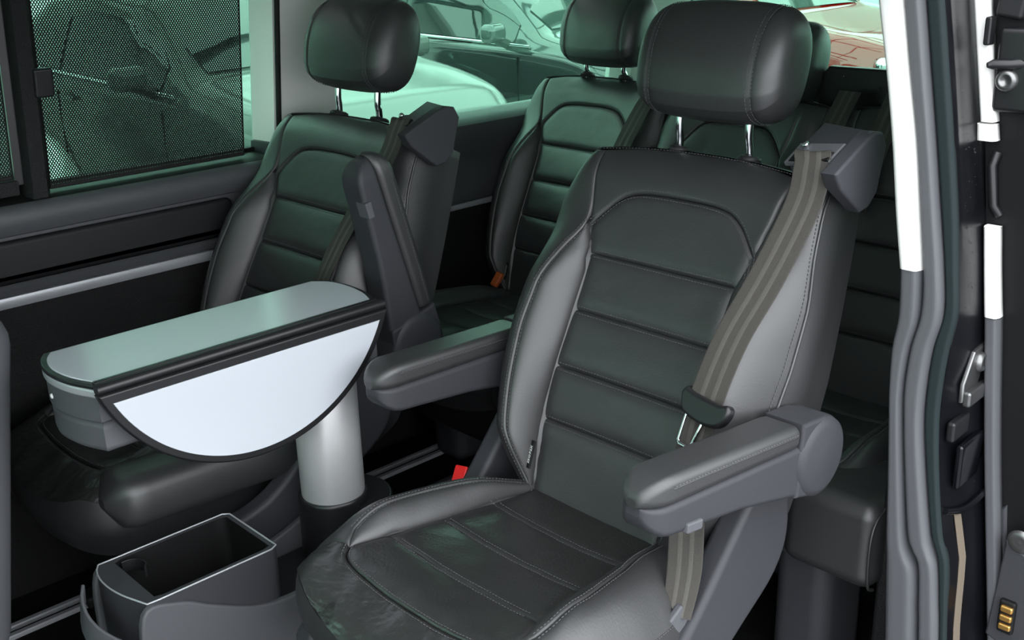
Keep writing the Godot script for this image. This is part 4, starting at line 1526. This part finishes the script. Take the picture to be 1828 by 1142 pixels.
func car(label: String, paint: Material, at: Vector3, heading: float, scale: float):
	var t := thing("car", label, "car", at, "cars parked outside")
	t.rotation.y = heading
	t.scale = Vector3.ONE * scale
	if not car_cache:
		var rows := []
		for i in 49:
			var f := i / 24.0 - 1.0
			rows.append(car_ring(2.185 * sin(f * PI * 0.5) * 0.35 + 2.185 * f * 0.65))
		car_cache.body = MB.new().grid(rows, true).mesh()
		# side glass: patches of the cabin side, just proud of the body
		for q in [["glass_a", -1.62, -0.62], ["glass_b", -0.56, 0.72]]:
			for sd in [-1, 1]:
				var r2 := []
				for i in 15:
					var x := lerpf(q[1], q[2], i / 14.0)
					var tp := car_top(x)
					var bl := car_belt(x)
					var row := PackedVector3Array()
					for k in 7:
						var f := k / 6.0
						var y := lerpf(bl + 0.02, maxf(bl + 0.025, tp - 0.10), f)
						var g := clampf((tp - bl) / 0.4, 0, 1)
						var e := (y - bl) / maxf(tp - bl, 0.01)
						var z := lerpf(0.945, lerpf(0.92, 0.80, g), clampf(e / 0.62, 0, 1)) if e < 0.62 else lerpf(lerpf(0.92, 0.80, g), lerpf(0.80, 0.66, g), (e - 0.62) / 0.31)
						row.append(Vector3(x, y, sd * (0.90 * edge(clampf((2.19 - absf(x)) / 0.75, 0, 1)) * z + 0.012)))
					r2.append(row)
				car_cache["%s%d" % [q[0], sd]] = MB.new().grid(r2, false, Vector3(0, 0.3, sd)).mesh()
		for q in [["screen", 0.33, 0.93], ["rear_screen", -1.98, -1.25]]:
			var r3 := []
			for i in 9:
				var x := lerpf(q[1], q[2], i / 8.0)
				var row := PackedVector3Array()
				for k in 9:
					var f := k / 4.0 - 1.0
					row.append(Vector3(x, car_top(x) + 0.014 - 0.05 * pow(absf(f), 3.0) * clampf((car_top(x) - 0.98) / 0.4, 0.2, 1), f * lerpf(0.56, 0.66, (car_top(x) < 1.2) as int)))
				r3.append(row)
			car_cache[q[0]] = MB.new().grid(r3, false, Vector3.UP).mesh()
		car_cache.wheel = MB.new().lathe([Vector2(0.20, 0.11), Vector2(0.30, 0.11), Vector2(0.325, 0.08), Vector2(0.33, 0.0), Vector2(0.325, -0.08), Vector2(0.30, -0.11)], Vector3.ZERO, Basis(Vector3(1, 0, 0), Vector3(0, 0, 1), Vector3(0, -1, 0)), 36).mesh()
		car_cache.arch = MB.new().lathe([Vector2(0.0, 0.0), Vector2(0.385, 0.0), Vector2(0.39, -0.02)], Vector3.ZERO, Basis(Vector3(1, 0, 0), Vector3(0, 0, 1), Vector3(0, -1, 0)), 36).mesh()
		var rim := MB.new().lathe([Vector2(0.0, 0.03), Vector2(0.05, 0.03), Vector2(0.06, -0.01), Vector2(0.19, -0.02), Vector2(0.21, 0.03)], Vector3.ZERO, Basis(Vector3(1, 0, 0), Vector3(0, 0, 1), Vector3(0, -1, 0)), 30)
		for i in 5:
			var a := TAU * i / 5.0
			rim.rbox(Vector3(cos(a) * 0.12, sin(a) * 0.12, 0.015), Vector3(0.19, 0.045, 0.03), 0.008, Basis(Vector3(0, 0, 1), a))
		car_cache.rim = rim.mesh()
		car_cache.mirror = MB.new().rbox(Vector3.ZERO, Vector3(0.13, 0.135, 0.21), 0.05, Basis(Vector3(0, 1, 0), 0.2), 4).mesh()
		car_cache.foot = MB.new().tube([Vector3(0.0, -0.09, -0.14), Vector3(0, -0.05, -0.04), Vector3(0, -0.03, 0.05)], [0.035, 0.032, 0.02], 10).mesh()
		car_cache.handle = MB.new().rbox(Vector3(0, 0, 0.022), Vector3(0.20, 0.030, 0.022), 0.010, Basis(), 3).mesh()
		car_cache.cup = MB.new().lathe([Vector2(0.0, 0.004), Vector2(0.05, 0.004), Vector2(0.055, 0.0)], Vector3.ZERO, Basis(Vector3(1.3, 0, 0), Vector3(0, 0, 1), Vector3(0, -0.8, 0)), 20).mesh()
		var hl := MB.new()
		hl.rbox(Vector3.ZERO, Vector3(0.22, 0.14, 0.34), 0.06, Basis(), 4)
		car_cache.lamp = hl.mesh()
	obj("body", car_cache.body, paint, t)
	for k in ["glass_a-1", "glass_a1", "glass_b-1", "glass_b1"]:
		obj("side_window", car_cache[k], M.car_glass, t)
	obj("windscreen", car_cache.screen, M.car_glass, t)
	obj("rear_screen", car_cache.rear_screen, M.car_glass, t)
	for sd in [-1, 1]:
		for x in [-1.32, 1.35]:
			var a := obj("wheel_arch", car_cache.arch, M.tyre, t)
			a.position = Vector3(x, 0.36, sd * 0.893)
			a.scale = Vector3(1, 1, sd)
			var w := obj("tyre", car_cache.wheel, M.tyre, t)
			w.position = Vector3(x, 0.33, sd * 0.82)
			var r := obj("wheel_rim", car_cache.rim, M.silver, w)
			r.position = Vector3(0, 0, sd * 0.095)
			r.scale = Vector3(1, 1, sd)
		var m := obj("wing_mirror", car_cache.mirror, paint, t)
		m.position = Vector3(0.66, 1.03, sd * 1.00)
		var f := obj("mirror_foot", car_cache.foot, M.satin_black, m)
		f.scale = Vector3(1, 1, sd)
		for x in [-0.42, -1.42]:
			var cu := obj("handle_cup", car_cache.cup, M.satin_black, t)
			cu.position = Vector3(x, 0.83, sd * 0.892)
			cu.scale = Vector3(1, 1, sd)
			var h := obj("door_handle", car_cache.handle, paint, t)
			h.position = Vector3(x, 0.83, sd * 0.890)
			h.scale = Vector3(1, 1, sd)
		var bl := MB.new()
		var bp := []
		for i in 17:
			var x := lerpf(-1.55, 0.9, i / 16.0)
			bp.append(Vector3(x, car_belt(x) + 0.005, sd * (0.90 * 0.95 + 0.012)))
		bl.tube(bp, 0.012, 6)
		obj("belt_moulding", bl, M.chrome, t)
		var l := obj("headlight", car_cache.lamp, M.chrome, t)
		l.position = Vector3(1.93, 0.68, sd * 0.56)
		l.rotation.y = -sd * 0.5
		for x in [-0.59, 0.80]:
			obj("door_gap", MB.new().rbox(Vector3(x, 0.58, sd * 0.897), Vector3(0.008, 0.56, 0.012), 0.003), M.black, t)
	obj("grille", MB.new().rbox(Vector3(2.10, 0.55, 0), Vector3(0.12, 0.20, 0.9), 0.04), M.satin_black, t)
	obj("bumper_opening", MB.new().rbox(Vector3(2.08, 0.34, 0), Vector3(0.10, 0.12, 1.2), 0.04), M.black, t)
	return t

# car hall behind the van: roof on trusses, pale walls, open front on the door side
func hall():
	var roof := struct("ceiling_hall", MB.new().rbox(Vector3(4, 4.65, -15.0), Vector3(34, 0.1, 0.6), 0.01), M.hall_white)
	for i in 8:   # roof sheets with open skylight strips between them
		struct("roof_sheet", MB.new().rbox(Vector3(-11.0 + 4.4 * i, 4.65, -7.4), Vector3(0.35, 0.1, 15.2), 0.01), M.hall_white, "", roof)
	struct("wall_hall", MB.new().rbox(Vector3(4, 2.05, -15.05), Vector3(34, 5.2, 0.1), 0.01), M.hall_white)
	struct("wall_hall_rear", MB.new().rbox(Vector3(21.05, 2.05, -7.4), Vector3(0.1, 5.2, 15.2), 0.01), M.hall_white)
	struct("wall_hall_front", MB.new().rbox(Vector3(-13.05, 2.05, -7.4), Vector3(0.1, 5.2, 15.2), 0.01), M.hall_white)
	for i in 5:   # cross beams
		struct("cross_beam", MB.new().rbox(Vector3(4, 4.58, -2.5 - 2.6 * i), Vector3(34, 0.14, 0.12), 0.01), M.hall_steel, "", roof)
	for i in 8:
		var b := struct("trim_%d" % (10 + i), MB.new().rbox(Vector3(-11.0 + 4.4 * i, 4.45, -7.4), Vector3(0.16, 0.30, 15.0), 0.01), M.hall_steel, "roof beam of the hall")

# ------------------------------------------------------------------ rear bench
func rear_bench():
	var t := thing("rear_bench", "black leather three-seat rear bench behind the two armchairs", "bench", Vector3(2.035, 0, -1.56))
	var jy := 0.42
	var zs := [-0.48, 0.0, 0.48]
	var backs := []
	for i in 3:
		var c := cushion(t, Vector3(0, jy, zs[i]), M.leather, M.leather, 1.0)
		c.scale = Vector3(1, 1, 0.84)
		var b := backrest(t, Vector3(0, jy, zs[i]), 21.0, M.leather, 1.0, i == 0)
		b.scale = Vector3(1, 1, 0.86 if i > 0 else 0.94)
		backs.append(b)
	headrest(t, backs[0], 0.672, 0.005, 6.0, 0.648, M.leather)
	headrest(t, backs[1], 0.624, 0.030, 6.0, 0.648, M.leather, false, 0.055)
	# padded end of the bench cushion beside the door
	obj("cushion_end", MB.new().rbox(Vector3(-0.375, 0.372, 0.700), Vector3(0.22, 0.165, 0.185), 0.030, Basis(Vector3(0, 0, 1), -0.04), 5), M.leather, t)
	var ps := []
	for p in [Vector3(-0.36, 0.452, 0.786), Vector3(-0.44, 0.446, 0.786), Vector3(-0.476, 0.425, 0.786), Vector3(-0.487, 0.38, 0.786), Vector3(-0.482, 0.31, 0.786), Vector3(-0.462, 0.294, 0.786)]:
		ps.append(p)
	obj("end_piping", MB.new().tube(curve3(ps, 4), 0.003, 6), M.leather, t)
	obj("leg", MB.new().rbox(Vector3(-0.34, 0.15, 0.615), Vector3(0.16, 0.30, 0.12), 0.035, Basis(), 4), M.plastic, t)
	obj("leg", MB.new().rbox(Vector3(-0.20, 0.15, -0.60), Vector3(0.16, 0.30, 0.12), 0.035, Basis(), 4), M.plastic, t)
	obj("frame", MB.new().rbox(Vector3(-0.15, 0.22, 0.0), Vector3(0.40, 0.14, 1.30), 0.02), M.plastic_dark, t)
	# hard board standing on the right-hand backrest
	var bd := obj("backrest_board", MB.new().prism([Vector2(0.165, 0.86), Vector2(0.165, 1.055), Vector2(0.190, 1.082), Vector2(0.72, 1.082), Vector2(0.72, 0.86)], Transform3D(Basis(Vector3(0, 0, 1), Vector3(0, 1, 0), Vector3(1, 0, 0)), Vector3(0.285, 0, 0)), 0.03, 0.006, 2), M.satin_black, t)
	for p in [Vector3(0.272, 1.060, 0.235), Vector3(0.272, 1.042, 0.330)]:
		obj("stud", MB.new().tube([p, p + Vector3(0.02, 0.006, 0)], 0.0035, 10), M.chrome, bd)
	# belts lying on the backs
	var on_back := func(i: int, u: float, v: float, w: float) -> Vector3:
		return backs[i].transform * Vector3(-w, v, u)
	var z1 := Vector3(0, 0, 1)
	seat_belt(t, [on_back.call(0, 0.225, 0.62, 0.01), on_back.call(0, 0.215, 0.55, 0.035), on_back.call(0, 0.195, 0.42, 0.06), on_back.call(0, 0.185, 0.30, 0.07)], [z1, z1, z1, z1])
	seat_belt(t, [on_back.call(2, -0.235, 0.66, 0.0), on_back.call(2, -0.24, 0.55, 0.04), on_back.call(2, -0.26, 0.42, 0.06), on_back.call(2, -0.28, 0.30, 0.06)], [z1, z1, z1, z1])
	seat_belt(t, [on_back.call(2, -0.095, 0.66, 0.01), on_back.call(2, -0.105, 0.55, 0.025), on_back.call(2, -0.12, 0.40, 0.03)], [z1, z1, z1])
	var bk := obj("buckle", MB.new().rbox(Vector3.ZERO, Vector3(0.016, 0.044, 0.024), 0.005), M.orange, t)
	bk.position = Vector3(-0.06, 0.48, -0.60)
	bk.rotation_degrees = Vector3(10, 0, -35)
	bk.set_meta("label", "small orange buckle key")

# ------------------------------------------------------------------ scene
func _ready():
	# camera: 1.4 m above the van floor, outside the open door
	var cam := Camera3D.new()
	cam.name = "camera"
	cam.fov = 32.6146
	cam.near = 0.05
	cam.far = 200.0
	var fw := Vector3(0.64462751, -0.33539006, -0.68699991)
	var rt := Vector3(0.72199793, -0.02836302, 0.69131)
	rt = (rt - fw * rt.dot(fw)).normalized()
	var upv := rt.cross(fw).normalized()
	cam.transform = Transform3D(Basis(rt, upv, -fw), Vector3(0, 1.4, 0))
	add_child(cam)
	cam.current = true
	var env := Environment.new()
	env.background_mode = Environment.BG_COLOR
	env.background_color = Color(0.97, 0.985, 1.0)
	env.background_energy_multiplier = 3.8
	env.tonemap_mode = Environment.TONE_MAPPER_LINEAR
	env.tonemap_exposure = 1.30
	env.sdfgi_enabled = true
	env.ssao_enabled = true
	env.ssil_enabled = true
	var we := WorldEnvironment.new()
	we.name = "environment"
	we.environment = env
	add_child(we)

	materials()
	# hall floor on which the van and the cars stand
	struct("floor_hall", MB.new().rbox(Vector3(4, -0.53, -9.2), Vector3(36, 0.06, 12.4), 0.01), M.hall_floor)
	struct("floor_yard", MB.new().rbox(Vector3(4, -0.53, 13.5), Vector3(70, 0.06, 33.0), 0.01), M.asphalt)
	hall()
	van_shell()
	door_pillar()

	# near armchair
	var a := armchair("black leather armchair nearest the open door, both armrests folded down", Vector3(1.226, 0, -1.115), 0.45, 23.0, 1.0)
	armrest(a, Vector3(0.135, 0.632, 0.308), 5.0, 1.0, M.leather)
	armrest(a, Vector3(0.175, 0.636, -0.305), 1.0, -1.0, M.leather)
	belt_guide(a, Vector3(0, 0.45, 0), 23.0)
	var bt := Transform3D(Basis(Vector3(0, 0, 1), deg_to_rad(-23.0)), Vector3(0, 0.45, 0))
	var on_b := func(u: float, v: float, w: float) -> Vector3:
		return bt * Vector3(-w, v, u)
	var z1 := Vector3(0, 0, 1)
	seat_belt(a, [on_b.call(0.234, 0.654, 0.010), on_b.call(0.238, 0.663, 0.031), on_b.call(0.246, 0.640, 0.036), on_b.call(0.250, 0.58, 0.038), on_b.call(0.234, 0.46, 0.056), on_b.call(0.215, 0.36, 0.074), on_b.call(0.206, 0.26, 0.082), on_b.call(0.204, 0.16, 0.078), Vector3(-0.035, 0.56, 0.222), Vector3(-0.075, 0.49, 0.250), Vector3(-0.108, 0.428, 0.262)],
		[z1, Vector3(0.1, 0, 1), Vector3(0.2, 0, 1), Vector3(0.25, 0, 1), Vector3(0.25, 0, 1), Vector3(0.22, 0, 1), Vector3(0.2, 0, 1), Vector3(0.1, 0, 1), Vector3(0.3, 0, 0.95), Vector3(0.5, 0.1, 0.8), Vector3(0.5, 0.1, 0.6)])
	# tongue
	var tg := obj("belt_tongue", MB.new().prism(curve2([Vector2(-0.040, 0.010), Vector2(-0.034, 0.020), Vector2(-0.020, 0.016), Vector2(0.020, 0.016), Vector2(0.034, 0.020), Vector2(0.040, 0.010), Vector2(0.030, -0.010), Vector2(0.0, -0.016), Vector2(-0.030, -0.010), Vector2(-0.040, 0.010)], 4).slice(0, -1), Transform3D(Basis(Vector3(0, 0, 1), Vector3(0, 1, 0), Vector3(-1, 0, 0)), Vector3(0.008, 0, 0)), 0.016, 0.005, 3), M.satin_black, a)
	tg.transform = Transform3D(bt.basis * Basis(Vector3(1, 0, 0), 0.12) * Basis(Vector3(0, 1, 0), -0.12), on_b.call(0.212, 0.243, 0.088)).scaled_local(Vector3(1.2, 1.25, 1.25))
	var ml := MB.new()
	ml.tube([Vector3(0, -0.012, -0.024), Vector3(0, -0.046, -0.022), Vector3(0, -0.050, -0.018), Vector3(0, -0.050, -0.004), Vector3(0, -0.046, 0.0), Vector3(0, -0.012, 0.004), Vector3(0, -0.012, -0.024)], 0.0026, 8)
	obj("metal_latch", ml, M.chrome, tg)
	var anc := obj("belt_anchor", MB.new().rbox(Vector3(-0.105, 0.422, 0.262), Vector3(0.034, 0.040, 0.012), 0.004, Basis(Vector3(0, 0, 1), 0.5)), M.plastic_mid, a)
	buckle(a, Vector3(-0.050, 0.425, -0.292))

	# far armchair, moved forward and reclined, inner armrest swung up
	var f := armchair("black leather armchair beside the far window, inner armrest swung up", Vector3(1.118, 0, -2.012), 0.430, 25.0, 1.03, -0.020)
	var fc: Node3D = f.get_node("cushion")
	fc.scale = Vector3(1.03, 1.03, 0.88)
	fc.position.z = -0.050
	armrest(f, Vector3(0.185, 0.605, 0.308), 74.0, 1.0, M.leather)
	belt_guide(f, Vector3(0, 0.430, 0), 25.0)
	var bf := Transform3D(Basis(Vector3(0, 0, 1), deg_to_rad(-25.0)), Vector3(0, 0.430, 0))
	var on_f := func(u: float, v: float, w: float) -> Vector3:
		return bf * Vector3(-w * 1.03, v * 1.03, u * 1.03)
	seat_belt(f, [on_f.call(0.226, 0.640, 0.004), on_f.call(0.230, 0.647, 0.026), on_f.call(0.234, 0.622, 0.034), on_f.call(0.230, 0.57, 0.036), on_f.call(0.214, 0.46, 0.056), on_f.call(0.200, 0.36, 0.074), on_f.call(0.194, 0.26, 0.082), on_f.call(0.200, 0.10, 0.080)],
		[z1, z1, z1, z1, z1, Vector3(-0.1, 0, 1), Vector3(-0.15, 0, 1), Vector3(-0.2, 0, 1)])

	var rr := []
	for i in 21:
		var fx := i / 20.0
		var e := edge(minf(fx * 0.46, (1 - fx) * 0.46) / 0.050)
		var row := PackedVector3Array()
		for k in 24:
			var an := TAU * k / 24.0
			var cx := cos(an)
			var sy := sin(an)
			row.append(Vector3(lerpf(-0.462, 0.0, fx), 0.428 + 0.014 * (1 - fx) + (0.010 + 0.046 * e) * signf(sy) * pow(absf(sy), 0.72), 0.212 + (0.012 + 0.050 * e) * signf(cx) * pow(absf(cx), 0.72)))
		rr.append(row)
	var rl := MB.new().grid(rr, true)
	rl.fan(rr[0], Vector3(-1, 0, 0))
	rl.fan(rr[20], Vector3(1, 0, 0))
	var ro := obj("bolster_roll", rl, M.leather, f)
	var rs := MB.new()
	for i in 62:
		var sx := -0.43 + 0.0066 * i
		rs.rbox(Vector3(sx, 0.428 + 0.014 * (-sx / 0.462) + 0.0365, 0.2535), Vector3(0.0042, 0.0014, 0.0016), 0.0005, Basis(Vector3(1, 0, 0), 0.8), 1)
	stuff(obj("stitching", rs, M.thread, ro))

	folding_table()
	rear_bench()

	# back of a front seat at the left edge
	var fs := thing("front_seat", "grey edge of a front seat back at the left picture edge", "seat", Vector3(0.268, 0, -1.98))
	var fb := obj("backrest", MB.new().rbox(Vector3(0, 0.30, 0), Vector3(0.16, 0.62, 0.54), 0.06, Basis(), 5), M.plastic_mid, fs)
	fb.position = Vector3(0.10, 0.27, 0)
	fb.rotation_degrees.z = -10
	obj("seat_cushion", MB.new().rbox(Vector3(-0.25, 0.32, 0), Vector3(0.52, 0.16, 0.52), 0.05, Basis(), 4), M.leather, fs)
	obj("pedestal", MB.new().rbox(Vector3(-0.22, 0.12, 0), Vector3(0.40, 0.24, 0.42), 0.02), M.plastic_dark, fs)

	net_blind("dark net blind over the large far window pane", 0.866, 1.335, 0.908, 1.345)
	net_blind("dark net blind over the small pane left of the window post", 0.30, 0.792, 0.940, 1.345)
	sliding_door()

	# cars parked outside
	var gy := -0.50
	car("dark car with mirror and chrome window line seen through the rear side window", M.paint_dark, Vector3(7.18, gy, -7.33), -PI * 0.5, 1.1)
	car("pale silver car behind the large net blind, its bonnet showing in the rear side window", M.paint_pale, Vector3(4.0, gy, -7.1), -PI * 0.5, 1.1)
	car("white car behind the small net blind at the left edge", M.paint_white, Vector3(1.2, gy, -7.2), -PI * 0.5, 1.1)
	car("red car seen through the rear window above the bench", M.paint_red, Vector3(9.35, gy, -6.7), -PI * 0.5, 1.1)
	car("white car beyond the red one, at the edge of the rear window", M.paint_white, Vector3(12.0, gy, -7.6), -PI * 0.5, 1.1)
